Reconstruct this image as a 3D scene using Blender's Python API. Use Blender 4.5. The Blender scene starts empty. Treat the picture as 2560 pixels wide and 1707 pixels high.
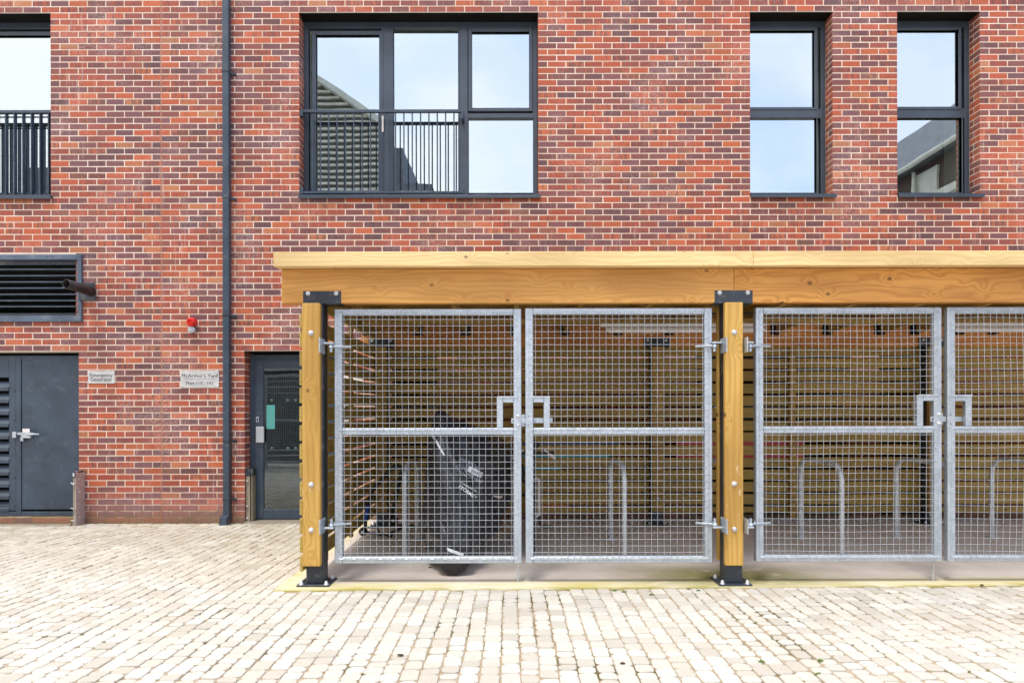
import bpy, math, random
import numpy as np
from mathutils import Vector, noise
from mathutils.bvhtree import BVHTree
R = math.radians
random.seed(7)
SC = bpy.context.scene
COL = SC.collection
F = 1706.67; CX, CY = 1275.0, 1025.0; CAMZ = 1.338; ROLL = 0.00175
# ------------------------------------------------------------------ camera
cam = bpy.data.cameras.new('camera'); camo = bpy.data.objects.new('camera', cam); COL.objects.link(camo)
camo.location = (0, 0, CAMZ); camo.rotation_euler = (R(90), ROLL, 0)
cam.lens = 24; cam.sensor_width = 36; cam.clip_end = 500; cam.clip_start = .05
cam.shift_x = (1280-CX)/2560; cam.shift_y = (CY-853.5)/2560
SC.camera = camo
SC.render.resolution_x = 1024; SC.render.resolution_y = 682
# ------------------------------------------------------------------ world, sun, exposure
SUN_EL, SUN_AZ = 68, 200     # azimuth: degrees clockwise from +Y, where the light comes from
w = bpy.data.worlds.new('World'); SC.world = w; w.use_nodes = True
nt = w.node_tree; nt.nodes.clear()
def wn(t, **k):
    n = nt.nodes.new(t)
    for a, b in k.items(): setattr(n, a, b)
    return n
sky = wn('ShaderNodeTexSky', sky_type='NISHITA', sun_disc=False, sun_elevation=R(SUN_EL), sun_rotation=R(SUN_AZ), air_density=1.2, dust_density=1.5)
tc = wn('ShaderNodeTexCoord'); mp = wn('ShaderNodeMapping'); mp.inputs['Scale'].default_value = (1.6, 1.6, 3.2); mp.inputs['Location'].default_value = (.35, .1, .2)
nz = wn('ShaderNodeTexNoise'); nz.inputs['Scale'].default_value = 1.5; nz.inputs['Detail'].default_value = 6; nz.inputs['Roughness'].default_value = .52
cr = wn('ShaderNodeValToRGB'); cr.color_ramp.elements[0].position = .36; cr.color_ramp.elements[1].position = .66
cr.color_ramp.elements[0].color = (.42, .42, .42, 1); cr.color_ramp.elements[1].color = (1, 1, 1, 1)
sx = wn('ShaderNodeSeparateXYZ'); mr = wn('ShaderNodeMapRange'); mr.inputs[1].default_value = -.55; mr.inputs[2].default_value = .45; mr.inputs[3].default_value = .45; mr.inputs[4].default_value = -.3
ad = wn('ShaderNodeMath', operation='ADD', use_clamp=True)
mx = wn('ShaderNodeMixRGB'); mx.inputs['Color2'].default_value = (13.0, 12.6, 12.2, 1)
bg = wn('ShaderNodeBackground'); bg.inputs['Strength'].default_value = .12
wo = wn('ShaderNodeOutputWorld')
L = nt.links.new
L(tc.outputs['Generated'], mp.inputs['Vector']); L(mp.outputs[0], nz.inputs['Vector']); L(nz.outputs['Fac'], cr.inputs['Fac'])
L(tc.outputs['Generated'], sx.inputs[0]); L(sx.outputs['X'], mr.inputs[0]); L(cr.outputs['Color'], ad.inputs[0]); L(mr.outputs[0], ad.inputs[1])
L(ad.outputs[0], mx.inputs['Fac']); tint = wn('ShaderNodeMixRGB', blend_type='MULTIPLY'); tint.inputs['Fac'].default_value = 1; tint.inputs['Color2'].default_value = (1.3, 1.7, 2.3, 1)
L(sky.outputs['Color'], tint.inputs['Color1']); L(tint.outputs['Color'], mx.inputs['Color1']); L(mx.outputs['Color'], bg.inputs['Color']); L(bg.outputs[0], wo.inputs['Surface'])
sl = bpy.data.lights.new('sun', 'SUN'); so = bpy.data.objects.new('sun', sl); COL.objects.link(so)
sl.energy = 1.7; sl.angle = R(12); sl.color = (1, .97, .92)
az = R(SUN_AZ); d = Vector((math.sin(az)*math.cos(R(SUN_EL)), math.cos(az)*math.cos(R(SUN_EL)), math.sin(R(SUN_EL))))
so.rotation_euler = d.to_track_quat('Z', 'Y').to_euler(); so.location = (0, 0, 20)
vs = SC.view_settings; vs.view_transform = 'Standard'; vs.look = 'None'; vs.gamma = 1; vs.exposure = 0.5; vs.use_curve_mapping = False

# ------------------------------------------------------------------ helpers
def P(px, py, D):
    x, y = px-CX, py-CY
    x, y = x-y*ROLL, y+x*ROLL
    return Vector((x*D/F, D, CAMZ-y*D/F))
def PX(px, D, py=CY): return P(px, py, D).x
def PZ(py, D, px=CX): return P(px, py, D).z
LOCS = {}
def tag(o, label=None, cat=None, group=None, kind=None):
    if label: o['label'] = label
    if cat: o['category'] = cat
    if group: o['group'] = group
    if kind: o['kind'] = kind
    return o
def thing(name, label, cat, loc, group=None):
    o = bpy.data.objects.new(name, None); COL.objects.link(o); o.location = loc; o.empty_display_size = .1
    LOCS[o.name] = Vector(loc)
    return tag(o, label, cat, group)
class MB:
    def __init__(s): s.v = []; s.f = []; s.m = []; s.sm = []
    def add(s, vs_, fs, mi=0, smooth=False):
        b = len(s.v); s.v.extend([tuple(p) for p in vs_])
        for f in fs: s.f.append(tuple(i+b for i in f)); s.m.append(mi); s.sm.append(smooth)
    def box(s, x0, x1, y0, y1, z0, z1, b=0, mi=0):
        c = Vector(((x0+x1)/2, (y0+y1)/2, (z0+z1)/2)); h = Vector((abs(x1-x0)/2, abs(y1-y0)/2, abs(z1-z0)/2))
        s.obox(c, Vector((1, 0, 0)), Vector((0, 1, 0)), Vector((0, 0, 1)), h, b, mi); return s
    def obox(s, c, ex, ey, ez, h, b=0, mi=0):
        c = Vector(c); b = min(b, h[0]*.9, h[1]*.9, h[2]*.9)
        vs_ = []; fs = []
        def W(x, y, z): return c+ex*x+ey*y+ez*z
        if b <= 0:
            for sx_ in (-1, 1):
                for sy in (-1, 1):
                    for sz in (-1, 1): vs_.append(W(sx_*h[0], sy*h[1], sz*h[2]))
            fs = [(0, 1, 3, 2), (4, 6, 7, 5), (0, 4, 5, 1), (2, 3, 7, 6), (0, 2, 6, 4), (1, 5, 7, 3)]
        else:
            idx = {}
            for sx_ in (-1, 1):
                for sy in (-1, 1):
                    for sz in (-1, 1):
                        for a in range(3):
                            p = [sx_*(h[0]-b), sy*(h[1]-b), sz*(h[2]-b)]; p[a] = (sx_, sy, sz)[a]*h[a]
                            idx[(sx_, sy, sz, a)] = len(vs_); vs_.append(W(*p))
            S = (-1, 1)
            for a in range(3):
                o1, o2 = [q for q in range(3) if q != a]
                for sg in S:
                    f = []
                    for (p, q) in ((-1, -1), (1, -1), (1, 1), (-1, 1)):
                        k = [0, 0, 0]; k[a] = sg; k[o1] = p; k[o2] = q; f.append(idx[(*k, a)])
                    fs.append(tuple(f))
                for p in S:
                    for q in S:
                        f = []
                        for sg, aa in ((-1, o1), (1, o1), (1, o2), (-1, o2)):
                            k = [0, 0, 0]; k[a] = sg; k[o1] = p; k[o2] = q; f.append(idx[(*k, aa)])
                        fs.append(tuple(f))
            for x in S:
                for y in S:
                    for z in S: fs.append(tuple(idx[(x, y, z, a)] for a in range(3)))
        out = []
        for f in fs:
            n = (vs_[f[1]]-vs_[f[0]]).cross(vs_[f[2]]-vs_[f[0]])
            m = sum((vs_[i] for i in f), Vector())/len(f)-c
            out.append(f if n.dot(m) >= 0 else f[::-1])
        s.add(vs_, out, mi)
    def quad(s, a, b, c, d_, mi=0): s.add([a, b, c, d_], [(0, 1, 2, 3)], mi)
    def bar(s, p0, p1, wd, th, up=Vector((0, 0, 1)), b=0, mi=0):
        p0, p1 = Vector(p0), Vector(p1); e = (p1-p0); l = e.length; e.normalize()
        sd = e.cross(up); sd.normalize(); u = sd.cross(e)
        s.obox((p0+p1)/2, e, sd, u, Vector((l/2, wd/2, th/2)), b, mi)
    def tube(s, pts, r, n=8, cap=True, mi=0, smooth=True):
        pts = [Vector(p) for p in pts]; rs = r if isinstance(r, (list, tuple)) else [r]*len(pts)
        t0 = (pts[1]-pts[0]).normalized(); ref = Vector((0, 0, 1)) if abs(t0.z) < .9 else Vector((0, 1, 0))
        nrm = t0.cross(ref).normalized(); vs_ = []; fs = []
        for i, p in enumerate(pts):
            t = (pts[min(i+1, len(pts)-1)]-pts[max(i-1, 0)]).normalized()
            nrm = (nrm-t*nrm.dot(t)).normalized(); bn = t.cross(nrm)
            for k in range(n):
                a = 2*math.pi*k/n; vs_.append(p+(nrm*math.cos(a)+bn*math.sin(a))*rs[i])
        for i in range(len(pts)-1):
            for k in range(n):
                k2 = (k+1) % n; fs.append((i*n+k, i*n+k2, (i+1)*n+k2, (i+1)*n+k))
        s.add(vs_, fs, mi, smooth)
        if cap:
            b = len(vs_)-n
            s.add(vs_[:n], [tuple(range(n))[::-1]], mi); s.add(vs_[b:], [tuple(range(n))], mi)
    def lathe(s, c, ax, prof, n=16, mi=0, smooth=True):
        ax = Vector(ax).normalized(); ref = Vector((0, 0, 1)) if abs(ax.z) < .9 else Vector((1, 0, 0))
        u = ax.cross(ref).normalized(); v = ax.cross(u); c = Vector(c); vs_ = []; fs = []
        for (r, h) in prof:
            for k in range(n):
                a = 2*math.pi*k/n; vs_.append(c+ax*h+(u*math.cos(a)+v*math.sin(a))*max(r, 1e-5))
        for i in range(len(prof)-1):
            for k in range(n):
                k2 = (k+1) % n; fs.append((i*n+k, i*n+k2, (i+1)*n+k2, (i+1)*n+k))
        s.add(vs_, fs, mi, smooth)
    def build(s, name, mat, parent=None, label=None):
        base = LOCS[parent.name] if parent else Vector((0, 0, 0))
        me = bpy.data.meshes.new(name)
        me.from_pydata([(p[0]-base[0], p[1]-base[1], p[2]-base[2]) for p in s.v], [], s.f)
        for m in (mat if isinstance(mat, (list, tuple)) else [mat]): me.materials.append(m)
        me.polygons.foreach_set('material_index', s.m); me.polygons.foreach_set('use_smooth', s.sm)
        me.update()
        o = bpy.data.objects.new(name, me); COL.objects.link(o)
        if parent: o.parent = parent
        LOCS[o.name] = base
        if label: o['label'] = label
        return o
def solo(mb, name, mat, label, cat, group=None, kind=None):
    """top-level single mesh with its origin at its base centre"""
    a = np.array(mb.v); c = Vector(((a[:, 0].min()+a[:, 0].max())/2, (a[:, 1].min()+a[:, 1].max())/2, a[:, 2].min()))
    mb.v = [(p[0]-c.x, p[1]-c.y, p[2]-c.z) for p in mb.v]
    o = mb.build(name, mat); o.location = c; LOCS[o.name] = c
    return tag(o, label, cat, group, kind)
def dup(o, loc=None, parent=None, label=None):
    c = o.copy(); COL.objects.link(c)
    if parent: c.parent = parent
    if loc is not None: c.location = loc
    if label: c['label'] = label
    for ch in [q for q in bpy.data.objects if q.parent == o]: dup(ch, None, c)
    return c

# ------------------------------------------------------------------ materials
def lin(c): return tuple(((v/255)/12.92 if v/255 <= .04045 else ((v/255+.055)/1.055)**2.4) for v in c)
class NT:
    def __init__(s, name):
        s.m = bpy.data.materials.new(name); s.m.use_nodes = True; s.t = s.m.node_tree
        s.b = s.t.nodes['Principled BSDF']; s.out = s.t.nodes['Material Output']
    def n(s, t, inp=None, **k):
        n = s.t.nodes.new(t)
        for a, b in k.items(): setattr(n, a, b)
        for a, b in (inp or {}).items(): s.set(n.inputs[a], b)
        return n
    def set(s, sock, v):
        if isinstance(v, bpy.types.NodeSocket): s.t.links.new(v, sock)
        elif isinstance(v, (tuple, list)) and len(v) == 3 and sock.type == 'RGBA': sock.default_value = (*v, 1)
        else: sock.default_value = v
    def math(s, op, a, b=None, c=None, clamp=False):
        n = s.t.nodes.new('ShaderNodeMath'); n.operation = op; n.use_clamp = clamp; s.set(n.inputs[0], a)
        if b is not None: s.set(n.inputs[1], b)
        if c is not None: s.set(n.inputs[2], c)
        return n.outputs[0]
    def mix(s, f, a, b, mode='MIX'):
        n = s.t.nodes.new('ShaderNodeMixRGB'); n.blend_type = mode; s.set(n.inputs[0], f); s.set(n.inputs[1], a); s.set(n.inputs[2], b); return n.outputs[0]
    def obj(s): return s.n('ShaderNodeTexCoord').outputs['Object']
    def mapv(s, v, sc=(1, 1, 1), loc=(0, 0, 0)):
        n = s.n('ShaderNodeMapping', {'Vector': v}); n.inputs['Scale'].default_value = sc; n.inputs['Location'].default_value = loc; return n.outputs[0]
    def noise(s, v, sc, det=4, ro=.5): return s.n('ShaderNodeTexNoise', {'Vector': v, 'Scale': sc, 'Detail': det, 'Roughness': ro}).outputs['Fac']
    def step(s, v, a, b):
        n = s.n('ShaderNodeMapRange', {'Value': v, 'From Min': a, 'From Max': b}); n.interpolation_type = 'SMOOTHSTEP'; return n.outputs[0]
    def ramp(s, f, st):
        n = s.n('ShaderNodeValToRGB'); e = n.color_ramp.elements
        while len(e) < len(st): e.new(.5)
        for q, (p, c) in zip(e, st): q.position = p; q.color = (*c, 1)
        s.set(n.inputs[0], f); return n.outputs[0]
    def bump(s, h, st=.3, dist=.01):
        n = s.n('ShaderNodeBump', {'Height': h, 'Strength': st, 'Distance': dist}); s.t.links.new(n.outputs[0], s.b.inputs['Normal'])
    def fin(s, col, rough=.6, metal=0, spec=.5):
        s.set(s.b.inputs['Base Color'], col); s.set(s.b.inputs['Roughness'], rough); s.set(s.b.inputs['Metallic'], metal); s.set(s.b.inputs['Specular IOR Level'], spec); return s.m
def paint(name, c, rough=.4, var=.25, dust=.0):
    t = NT(name); v = t.obj(); a = t.noise(v, 3, 5, .6); b = t.noise(v, 40, 3, .6)
    c0 = tuple(q*(1-var) for q in c); c1 = tuple(q*(1+var) for q in c)
    col = t.mix(t.step(a, .3, .7), c0, c1)
    if dust: col = t.mix(t.math('MULTIPLY', t.step(t.noise(v, 9, 6, .7), .52, .75), dust), col, (.42, .4, .38))
    t.bump(b, .05, .002)
    return t.fin(col, t.math('MULTIPLY_ADD', b, .2, rough-.1), 0, .08 if name == 'black_lintel_and_blade_shade' else .5)
def wood(name, axis, light, dark, knot=(.09, .035, .012), freq=26., green=0., tone=.35, flat=1, kdens=.7, warp_=.2, scuff=0):
    t = NT(name); v = t.obj(); rnd = t.n('ShaderNodeNewGeometry').outputs['Random Per Island']
    off = t.n('ShaderNodeCombineXYZ', {0: t.math('MULTIPLY', rnd, 17.3), 1: t.math('MULTIPLY', rnd, 9.7), 2: t.math('MULTIPLY', rnd, 23.1)}).outputs[0]
    v2 = t.n('ShaderNodeVectorMath', {0: v, 1: off}, operation='ADD').outputs[0]
    kn = [1.]*3; kn[flat] = .003; kn[axis] = .75
    vn = t.n('ShaderNodeTexVoronoi', {'Vector': t.mapv(v2, tuple(kn)), 'Scale': 7., 'Randomness': 1.})
    keep = t.math('GREATER_THAN', t.n('ShaderNodeSeparateColor', {0: vn.outputs['Color']}).outputs[0], kdens)
    vor = t.math('MAXIMUM', vn.outputs['Distance'], t.math('SUBTRACT', 1, keep))
    ks = [1.]*3; ks[axis] = .16
    vg = t.mapv(v2, tuple(ks))
    warp = t.noise(vg, 5, 3, .5)
    kd = t.math('POWER', t.math('SUBTRACT', 1, t.math('MULTIPLY', vor, 1.6), clamp=True), 2.2)
    sep = t.n('ShaderNodeSeparateXYZ', {0: v2}); oth = [i for i in range(3) if i != axis]
    cross = t.math('ADD', t.math('MULTIPLY', sep.outputs[oth[0]], .6), sep.outputs[oth[1]])
    ph = t.math('ADD', t.math('ADD', cross, t.math('MULTIPLY', warp, warp_)), t.math('MULTIPLY', kd, .12))
    g = t.math('SINE', t.math('MULTIPLY', ph, freq*math.pi*2))
    g = t.math('MULTIPLY_ADD', g, .5, .5)
    fs = [55.]*3; fs[axis] = 3.
    fine = t.noise(t.mapv(v2, tuple(fs)), 1, 3, .6)
    g2 = t.math('ADD', t.math('MULTIPLY', t.math('POWER', g, 2.2), .55), t.math('MULTIPLY', fine, .24), clamp=True)
    col = t.mix(t.math('MULTIPLY', g2, 1.0), light, dark)
    big = t.noise(t.mapv(v2, tuple([2.5 if i != axis else .7 for i in range(3)])), 1.3, 3, .5)
    col = t.mix(t.math('MULTIPLY', t.step(big, .38, .68), .6), col, tuple(q*.72 for q in dark))
    if green: col = t.mix(t.math('MULTIPLY', t.step(rnd, .2, .9), green), col, (.21, .165, .032))
    col = t.mix(tone, col, t.mix(rnd, (.5, .5, .5), (1.25, 1.2, 1.15)), 'MULTIPLY') if tone else col
    km = t.math('SUBTRACT', 1, t.step(vor, .06, .11)); ring = t.math('SUBTRACT', 1, t.step(t.math('ABSOLUTE', t.math('SUBTRACT', vor, .1)), .0, .035))
    col = t.mix(t.math('MULTIPLY', ring, .4), col, tuple(q*.6 for q in dark))
    col = t.mix(t.math('MULTIPLY', km, .8), col, knot)
    if scuff: col = t.mix(t.math('MULTIPLY', t.math('MULTIPLY', t.step(t.noise(t.mapv(v2, (26, 26, 7)), 1, 5, .7), .6, .68), t.step(t.noise(v2, 1.9, 3, .5), .48, .6)), scuff), col, (.75, .6, .4))
    t.bump(g2, .15, .002)
    return t.fin(col, .62)
M = {}
M['anth'] = paint('anthracite_paint', (.036, .056, .084), .42, .22, .1)
M['anth_d'] = paint('dark_steel_paint', (.026, .033, .046), .42, .25, .3)
M['anth_w'] = paint('weathered_louvre_paint', (.075, .105, .15), .5, .25, .25)
M['frame'] = paint('window_frame_paint', (.042, .057, .08), .33, .12)
M['black'] = paint('black_rubber', (.012, .012, .013), .55, .3)
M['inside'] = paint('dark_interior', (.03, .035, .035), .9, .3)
M['white'] = paint('white_plastic', (.72, .68, .66), .45, .06)
M['red'] = paint('red_plastic', (.62, .015, .012), .3, .08)
M['grey_pl'] = paint('pale_grey_plastic', (.42, .45, .48), .45, .08)
M['alu'] = paint('champagne_aluminium', (.30, .26, .2), .4, .15)
M['soffit'] = paint('black_lintel_and_blade_shade', (.012, .012, .013), .6, .2)
M['text'] = paint('dark_sign_lettering', (.03, .03, .035), .5, .05)
M['text_w'] = paint('white_print', (.75, .77, .8), .5, .05)
M['blue_t'] = paint('blue_print', (.01, .1, .6), .5, .05)
M['mint'] = paint('mint_sticker', (.09, .36, .33), .4, .05)
M['cyan'] = paint('cyan_paint', (.02, .62, .9), .35, .1)
M['navy'] = paint('navy_paint', (.01, .04, .25), .35, .1)
M['crimson'] = paint('crimson_paint', (.6, .012, .05), .35, .1)
M['amber'] = paint('amber_reflector', (.8, .32, .01), .3, .1)
M['orange'] = paint('orange_paint', (.6, .14, .01), .4, .1)
M['leafm'] = paint('dead_leaf', (.06, .03, .015), .7, .4)
M['pvc'] = paint('blown_white_rubber', (.55, .5, .45), .5, .1)
def galv(name, a, b, rough=.42, metal=.55):
    t = NT(name); v = t.obj(); n1 = t.n('ShaderNodeTexVoronoi', {'Vector': v, 'Scale': 55.}).outputs['Color']
    s1 = t.n('ShaderNodeSeparateColor', {0: n1}).outputs[0]; n2 = t.noise(v, 7, 6, .65); n3 = t.noise(v, 60, 4, .6)
    f = t.math('ADD', t.math('MULTIPLY', s1, .25), t.math('MULTIPLY', n2, .75))
    col = t.mix(t.step(f, .3, .7), a, b); col = t.mix(t.math('MULTIPLY', t.step(n3, .6, .75), .35), col, (.75, .77, .8))
    t.bump(n3, .08, .002)
    return t.fin(col, t.math('MULTIPLY_ADD', n2, .25, rough-.1), metal)
M['galv'] = galv('galvanised_steel', (.40, .45, .50), (.52, .57, .63))
M['wire'] = galv('galvanised_wire', (.46, .5, .54), (.62, .66, .7), .42, .4)
M['galv_d'] = galv('aged_galvanised_tube', (.5, .53, .56), (.68, .71, .74), .42, .4)
M['sign'] = galv('brushed_sign_steel', (.5, .5, .5), (.66, .65, .64), .4, .35)
M['plate'] = galv('pinkish_stainless_plate', (.4, .33, .33), (.56, .5, .5), .45, .4)
M['bolt'] = galv('zinc_bolt', (.5, .5, .5), (.75, .75, .76), .35, .5)
M['fascia'] = wood('pale_fascia_timber', 0, (.86, .66, .33), (.70, .46, .18), freq=30, tone=.12, kdens=.45, warp_=.16)
M['beam'] = wood('golden_beam_timber', 0, (.73, .385, .1), (.53, .225, .04), freq=26, tone=.12, kdens=.4, warp_=.22)
M['beam2'] = wood('blotchy_beam_timber', 0, (.74, .36, .08), (.46, .17, .026), freq=22, tone=.1, kdens=.3, warp_=.34)
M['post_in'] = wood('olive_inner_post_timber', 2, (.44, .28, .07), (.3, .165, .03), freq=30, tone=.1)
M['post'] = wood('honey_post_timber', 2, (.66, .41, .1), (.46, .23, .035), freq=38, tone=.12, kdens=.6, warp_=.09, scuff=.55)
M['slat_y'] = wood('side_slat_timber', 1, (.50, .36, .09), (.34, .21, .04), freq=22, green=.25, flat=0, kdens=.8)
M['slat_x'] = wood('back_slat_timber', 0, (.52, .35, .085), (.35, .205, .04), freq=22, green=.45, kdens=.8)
M['raft'] = wood('rafter_timber', 1, (.55, .35, .1), (.38, .2, .045), freq=24, green=.25, flat=0)
M['bbeam'] = wood('back_beam_timber', 0, (.72, .33, .08), (.5, .17, .035), freq=16)
M['deck'] = wood('roof_board_timber', 0, (.52, .35, .1), (.36, .2, .045), freq=20, green=.4, flat=2)
# brick
t = NT('clay_brick'); v = t.obj(); at = t.n('ShaderNodeAttribute', attribute_name='brick')
sp = t.n('ShaderNodeSeparateColor', {0: at.outputs['Color']}); cls, br, bl = sp.outputs[0], sp.outputs[1], sp.outputs[2]
rampst = [(0, (.17, .077, .088)), (.16, (.21, .08, .083)), (.3, (.26, .08, .065)), (.42, (.33, .075, .048)), (.55, (.41, .086, .043)), (.75, (.46, .1, .043)), (.92, (.50, .128, .05)), (1, (.47, .19, .085))]
col = t.ramp(cls, rampst)
stripe = t.noise(t.mapv(v, (26, 26, 5)), 1, 3, .6)
dark = t.mix(br, (.115, .06, .068), (.21, .07, .058))
col = t.mix(t.math('MULTIPLY', t.step(t.math('ADD', stripe, t.math('MULTIPLY', bl, .35)), .62, .78), .75), col, dark)
col = t.mix(1, col, t.mix(br, (.82, .82, .82), (1.1, 1.08, 1.08)), 'MULTIPLY')
f1 = t.noise(t.mapv(v, (60, 60, 160)), 1, 4, .7); col = t.mix(t.math('MULTIPLY', f1, .5), col, t.mix(1, col, (.62, .6, .62), 'MULTIPLY'))
spot = t.n('ShaderNodeTexVoronoi', {'Vector': t.mapv(v, (11, 11, 14)), 'Scale': 1.}).outputs['Distance']
col = t.mix(t.math('MULTIPLY', t.math('SUBTRACT', 1, t.step(spot, .08, .16)), t.math('MULTIPLY', t.step(bl, .6, .95), .75)), col, (.07, .06, .07))
bloom = t.math('MULTIPLY', t.step(t.noise(v, 1.3, 5, .6), .47, .66), t.step(t.noise(v, 38, 5, .75), .42, .68))
col = t.mix(t.math('MULTIPLY', bloom, .45), col, (.66, .48, .44))
stk = t.math('MULTIPLY', t.step(t.noise(t.mapv(v, (22, 22, 1.6)), 1, 5, .65), .56, .7), t.step(t.noise(v, .8, 3, .5), .46, .6)); col = t.mix(t.math('MULTIPLY', stk, .42), col, (.66, .5, .46))
spk = t.step(t.noise(v, 190, 2, .5), .7, .76); col = t.mix(t.math('MULTIPLY', spk, .55), col, (.7, .58, .52))
sz = t.n('ShaderNodeSeparateXYZ', {0: v}).outputs[2]
low = t.math('MULTIPLY', t.math('SUBTRACT', 1, t.step(t.math('ADD', sz, t.math('MULTIPLY', t.noise(v, 4, 3), .25)), .22, .62)), .5)
col = t.mix(low, col, (.3, .16, .15))
alg = t.math('MULTIPLY', t.math('SUBTRACT', 1, t.step(t.math('ADD', sz, t.math('MULTIPLY', t.noise(v, 9, 4), .3)), .12, .3)), .45)
col = t.mix(alg, col, (.14, .1, .03)); t.bump(t.noise(v, 120, 4, .7), .5, .003); M['brick'] = t.fin(col, .78)
t = NT('lime_mortar'); v = t.obj(); a = t.noise(v, 2.2, 5, .6); b = t.noise(v, 70, 4, .6)
col = t.mix(t.step(a, .35, .7), (.64, .48, .36), (.80, .67, .57)); col = t.mix(t.math('MULTIPLY', b, .15), col, (.5, .36, .26))
sz = t.n('ShaderNodeSeparateXYZ', {0: v}).outputs[2]
col = t.mix(t.math('MULTIPLY', t.math('SUBTRACT', 1, t.step(t.math('ADD', sz, t.math('MULTIPLY', a, .4)), .35, .75)), .55), col, (.36, .22, .16))
col = t.mix(t.math('MULTIPLY', t.math('SUBTRACT', 1, t.step(t.math('ADD', sz, t.math('MULTIPLY', t.noise(v, 8, 4), .5)), .25, .42)), .8), col, (.17, .11, .02))
t.bump(b, .4, .003); M['mortar'] = t.fin(col, .9)
t = NT('orange_sealant'); M['seal'] = t.fin((.42, .16, .09), .7)
# setts
t = NT('granite_sett'); v = t.obj(); rnd = t.n('ShaderNodeNewGeometry').outputs['Random Per Island']
c = t.ramp(rnd, [(0, (.48, .44, .365)), (.3, (.58, .54, .455)), (.75, (.66, .625, .545)), (1, (.52, .49, .43))])
c = t.mix(t.math('MULTIPLY', t.step(t.noise(v, 26, 5, .7), .5, .72), .45), c, (.42, .36, .27))
c = t.mix(t.math('MULTIPLY', t.step(t.noise(v, 1.1, 5, .7), .46, .68), .5), c, (.50, .44, .36))
vv = t.n('ShaderNodeTexVoronoi', {'Vector': v, 'Scale': 95.}).outputs['Distance']
c = t.mix(t.math('MULTIPLY', t.math('SUBTRACT', 1, t.step(vv, .12, .27)), .6), c, (.24, .2, .14))
c = t.mix(t.math('MULTIPLY', t.step(t.noise(v, 260, 2, .5), .58, .68), .35), c, (.35, .3, .25))
sy = t.n('ShaderNodeSeparateXYZ', {0: v}).outputs[1]
c = t.mix(t.math('MULTIPLY', t.math('MULTIPLY', t.step(sy, 4.9, 7.6), t.step(t.noise(v, 3, 5, .65), .3, .65)), .55), c, (.33, .27, .17))
t.bump(t.noise(v, 90, 5, .7), .5, .004); M['sett'] = t.fin(c, .8)
t = NT('sandy_mossy_joint'); v = t.obj(); a = t.noise(v, 1.6, 6, .65); b = t.noise(v, 55, 4, .6)
c = t.mix(b, (.3, .22, .13), (.48, .38, .27)); c = t.mix(t.step(a, .48, .62), c, (.12, .09, .025))
c = t.mix(t.math('MULTIPLY', t.step(t.noise(v, 6, 5, .6), .6, .72), .8), c, (.06, .1, .012)); t.bump(b, .6, .006); M['joint'] = t.fin(c, .95)
# concrete slab: algae on front and left edges, cream front band also paints in sunlight
t = NT('brushed_concrete'); v = t.obj(); s3 = t.n('ShaderNodeSeparateXYZ', {0: v}); X, Y = s3.outputs[0], s3.outputs[1]
c = t.mix(t.step(t.noise(v, 1.7, 5, .6), .3, .7), (.64, .55, .48), (.78, .70, .63))
c = t.mix(t.math('MULTIPLY', t.noise(t.mapv(v, (6, 120, 6)), 1, 3, .6), .3), c, (.3, .24, .2))
c = t.mix(t.math('MULTIPLY', t.step(t.noise(v, 30, 5, .7), .66, .72), .8), c, (.06, .045, .03))
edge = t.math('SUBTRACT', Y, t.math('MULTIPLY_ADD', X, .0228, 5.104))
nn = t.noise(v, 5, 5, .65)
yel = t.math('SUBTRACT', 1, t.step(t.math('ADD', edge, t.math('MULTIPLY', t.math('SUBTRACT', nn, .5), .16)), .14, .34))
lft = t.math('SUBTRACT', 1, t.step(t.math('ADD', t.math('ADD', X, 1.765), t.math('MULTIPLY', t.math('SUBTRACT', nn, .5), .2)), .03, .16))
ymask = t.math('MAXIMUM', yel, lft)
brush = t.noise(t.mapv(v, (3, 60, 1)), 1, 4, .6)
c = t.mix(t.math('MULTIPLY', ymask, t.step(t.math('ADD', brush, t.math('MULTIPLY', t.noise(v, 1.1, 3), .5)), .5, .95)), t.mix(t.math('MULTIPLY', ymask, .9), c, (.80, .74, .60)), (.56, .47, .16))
em = t.math('SUBTRACT', 1, t.step(t.math('ADD', edge, t.math('MULTIPLY', t.math('SUBTRACT', nn, .5), .16)), .01, .07))
c = t.mix(t.math('MULTIPLY', em, t.math('MULTIPLY', t.step(t.noise(v, 2.2, 4, .6), .38, .6), .8)), c, (.34, .29, .05))
gx = t.math('SUBTRACT', 1, t.step(t.math('ABSOLUTE', t.math('SUBTRACT', X, 1.75)), .15, 1.25))
gy = t.math('SUBTRACT', 1, t.step(t.math('ABSOLUTE', t.math('SUBTRACT', Y, 5.52)), .06, .5))
c = t.mix(t.math('MULTIPLY', t.math('MULTIPLY', gx, gy), t.math('MULTIPLY', t.step(nn, .2, .5), .95)), c, (.22, .2, .06))
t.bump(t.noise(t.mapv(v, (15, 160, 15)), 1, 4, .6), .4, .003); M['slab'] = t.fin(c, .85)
t = NT('plain_concrete_paving'); v = t.obj()
bk = t.n('ShaderNodeTexBrick', {'Vector': v, 'Color1': (.6, .55, .5, 1), 'Color2': (.7, .66, .6, 1), 'Mortar': (.2, .17, .1, 1), 'Scale': 5., 'Mortar Size': .02})
M['far'] = t.fin(bk.outputs[0], .85)
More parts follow.
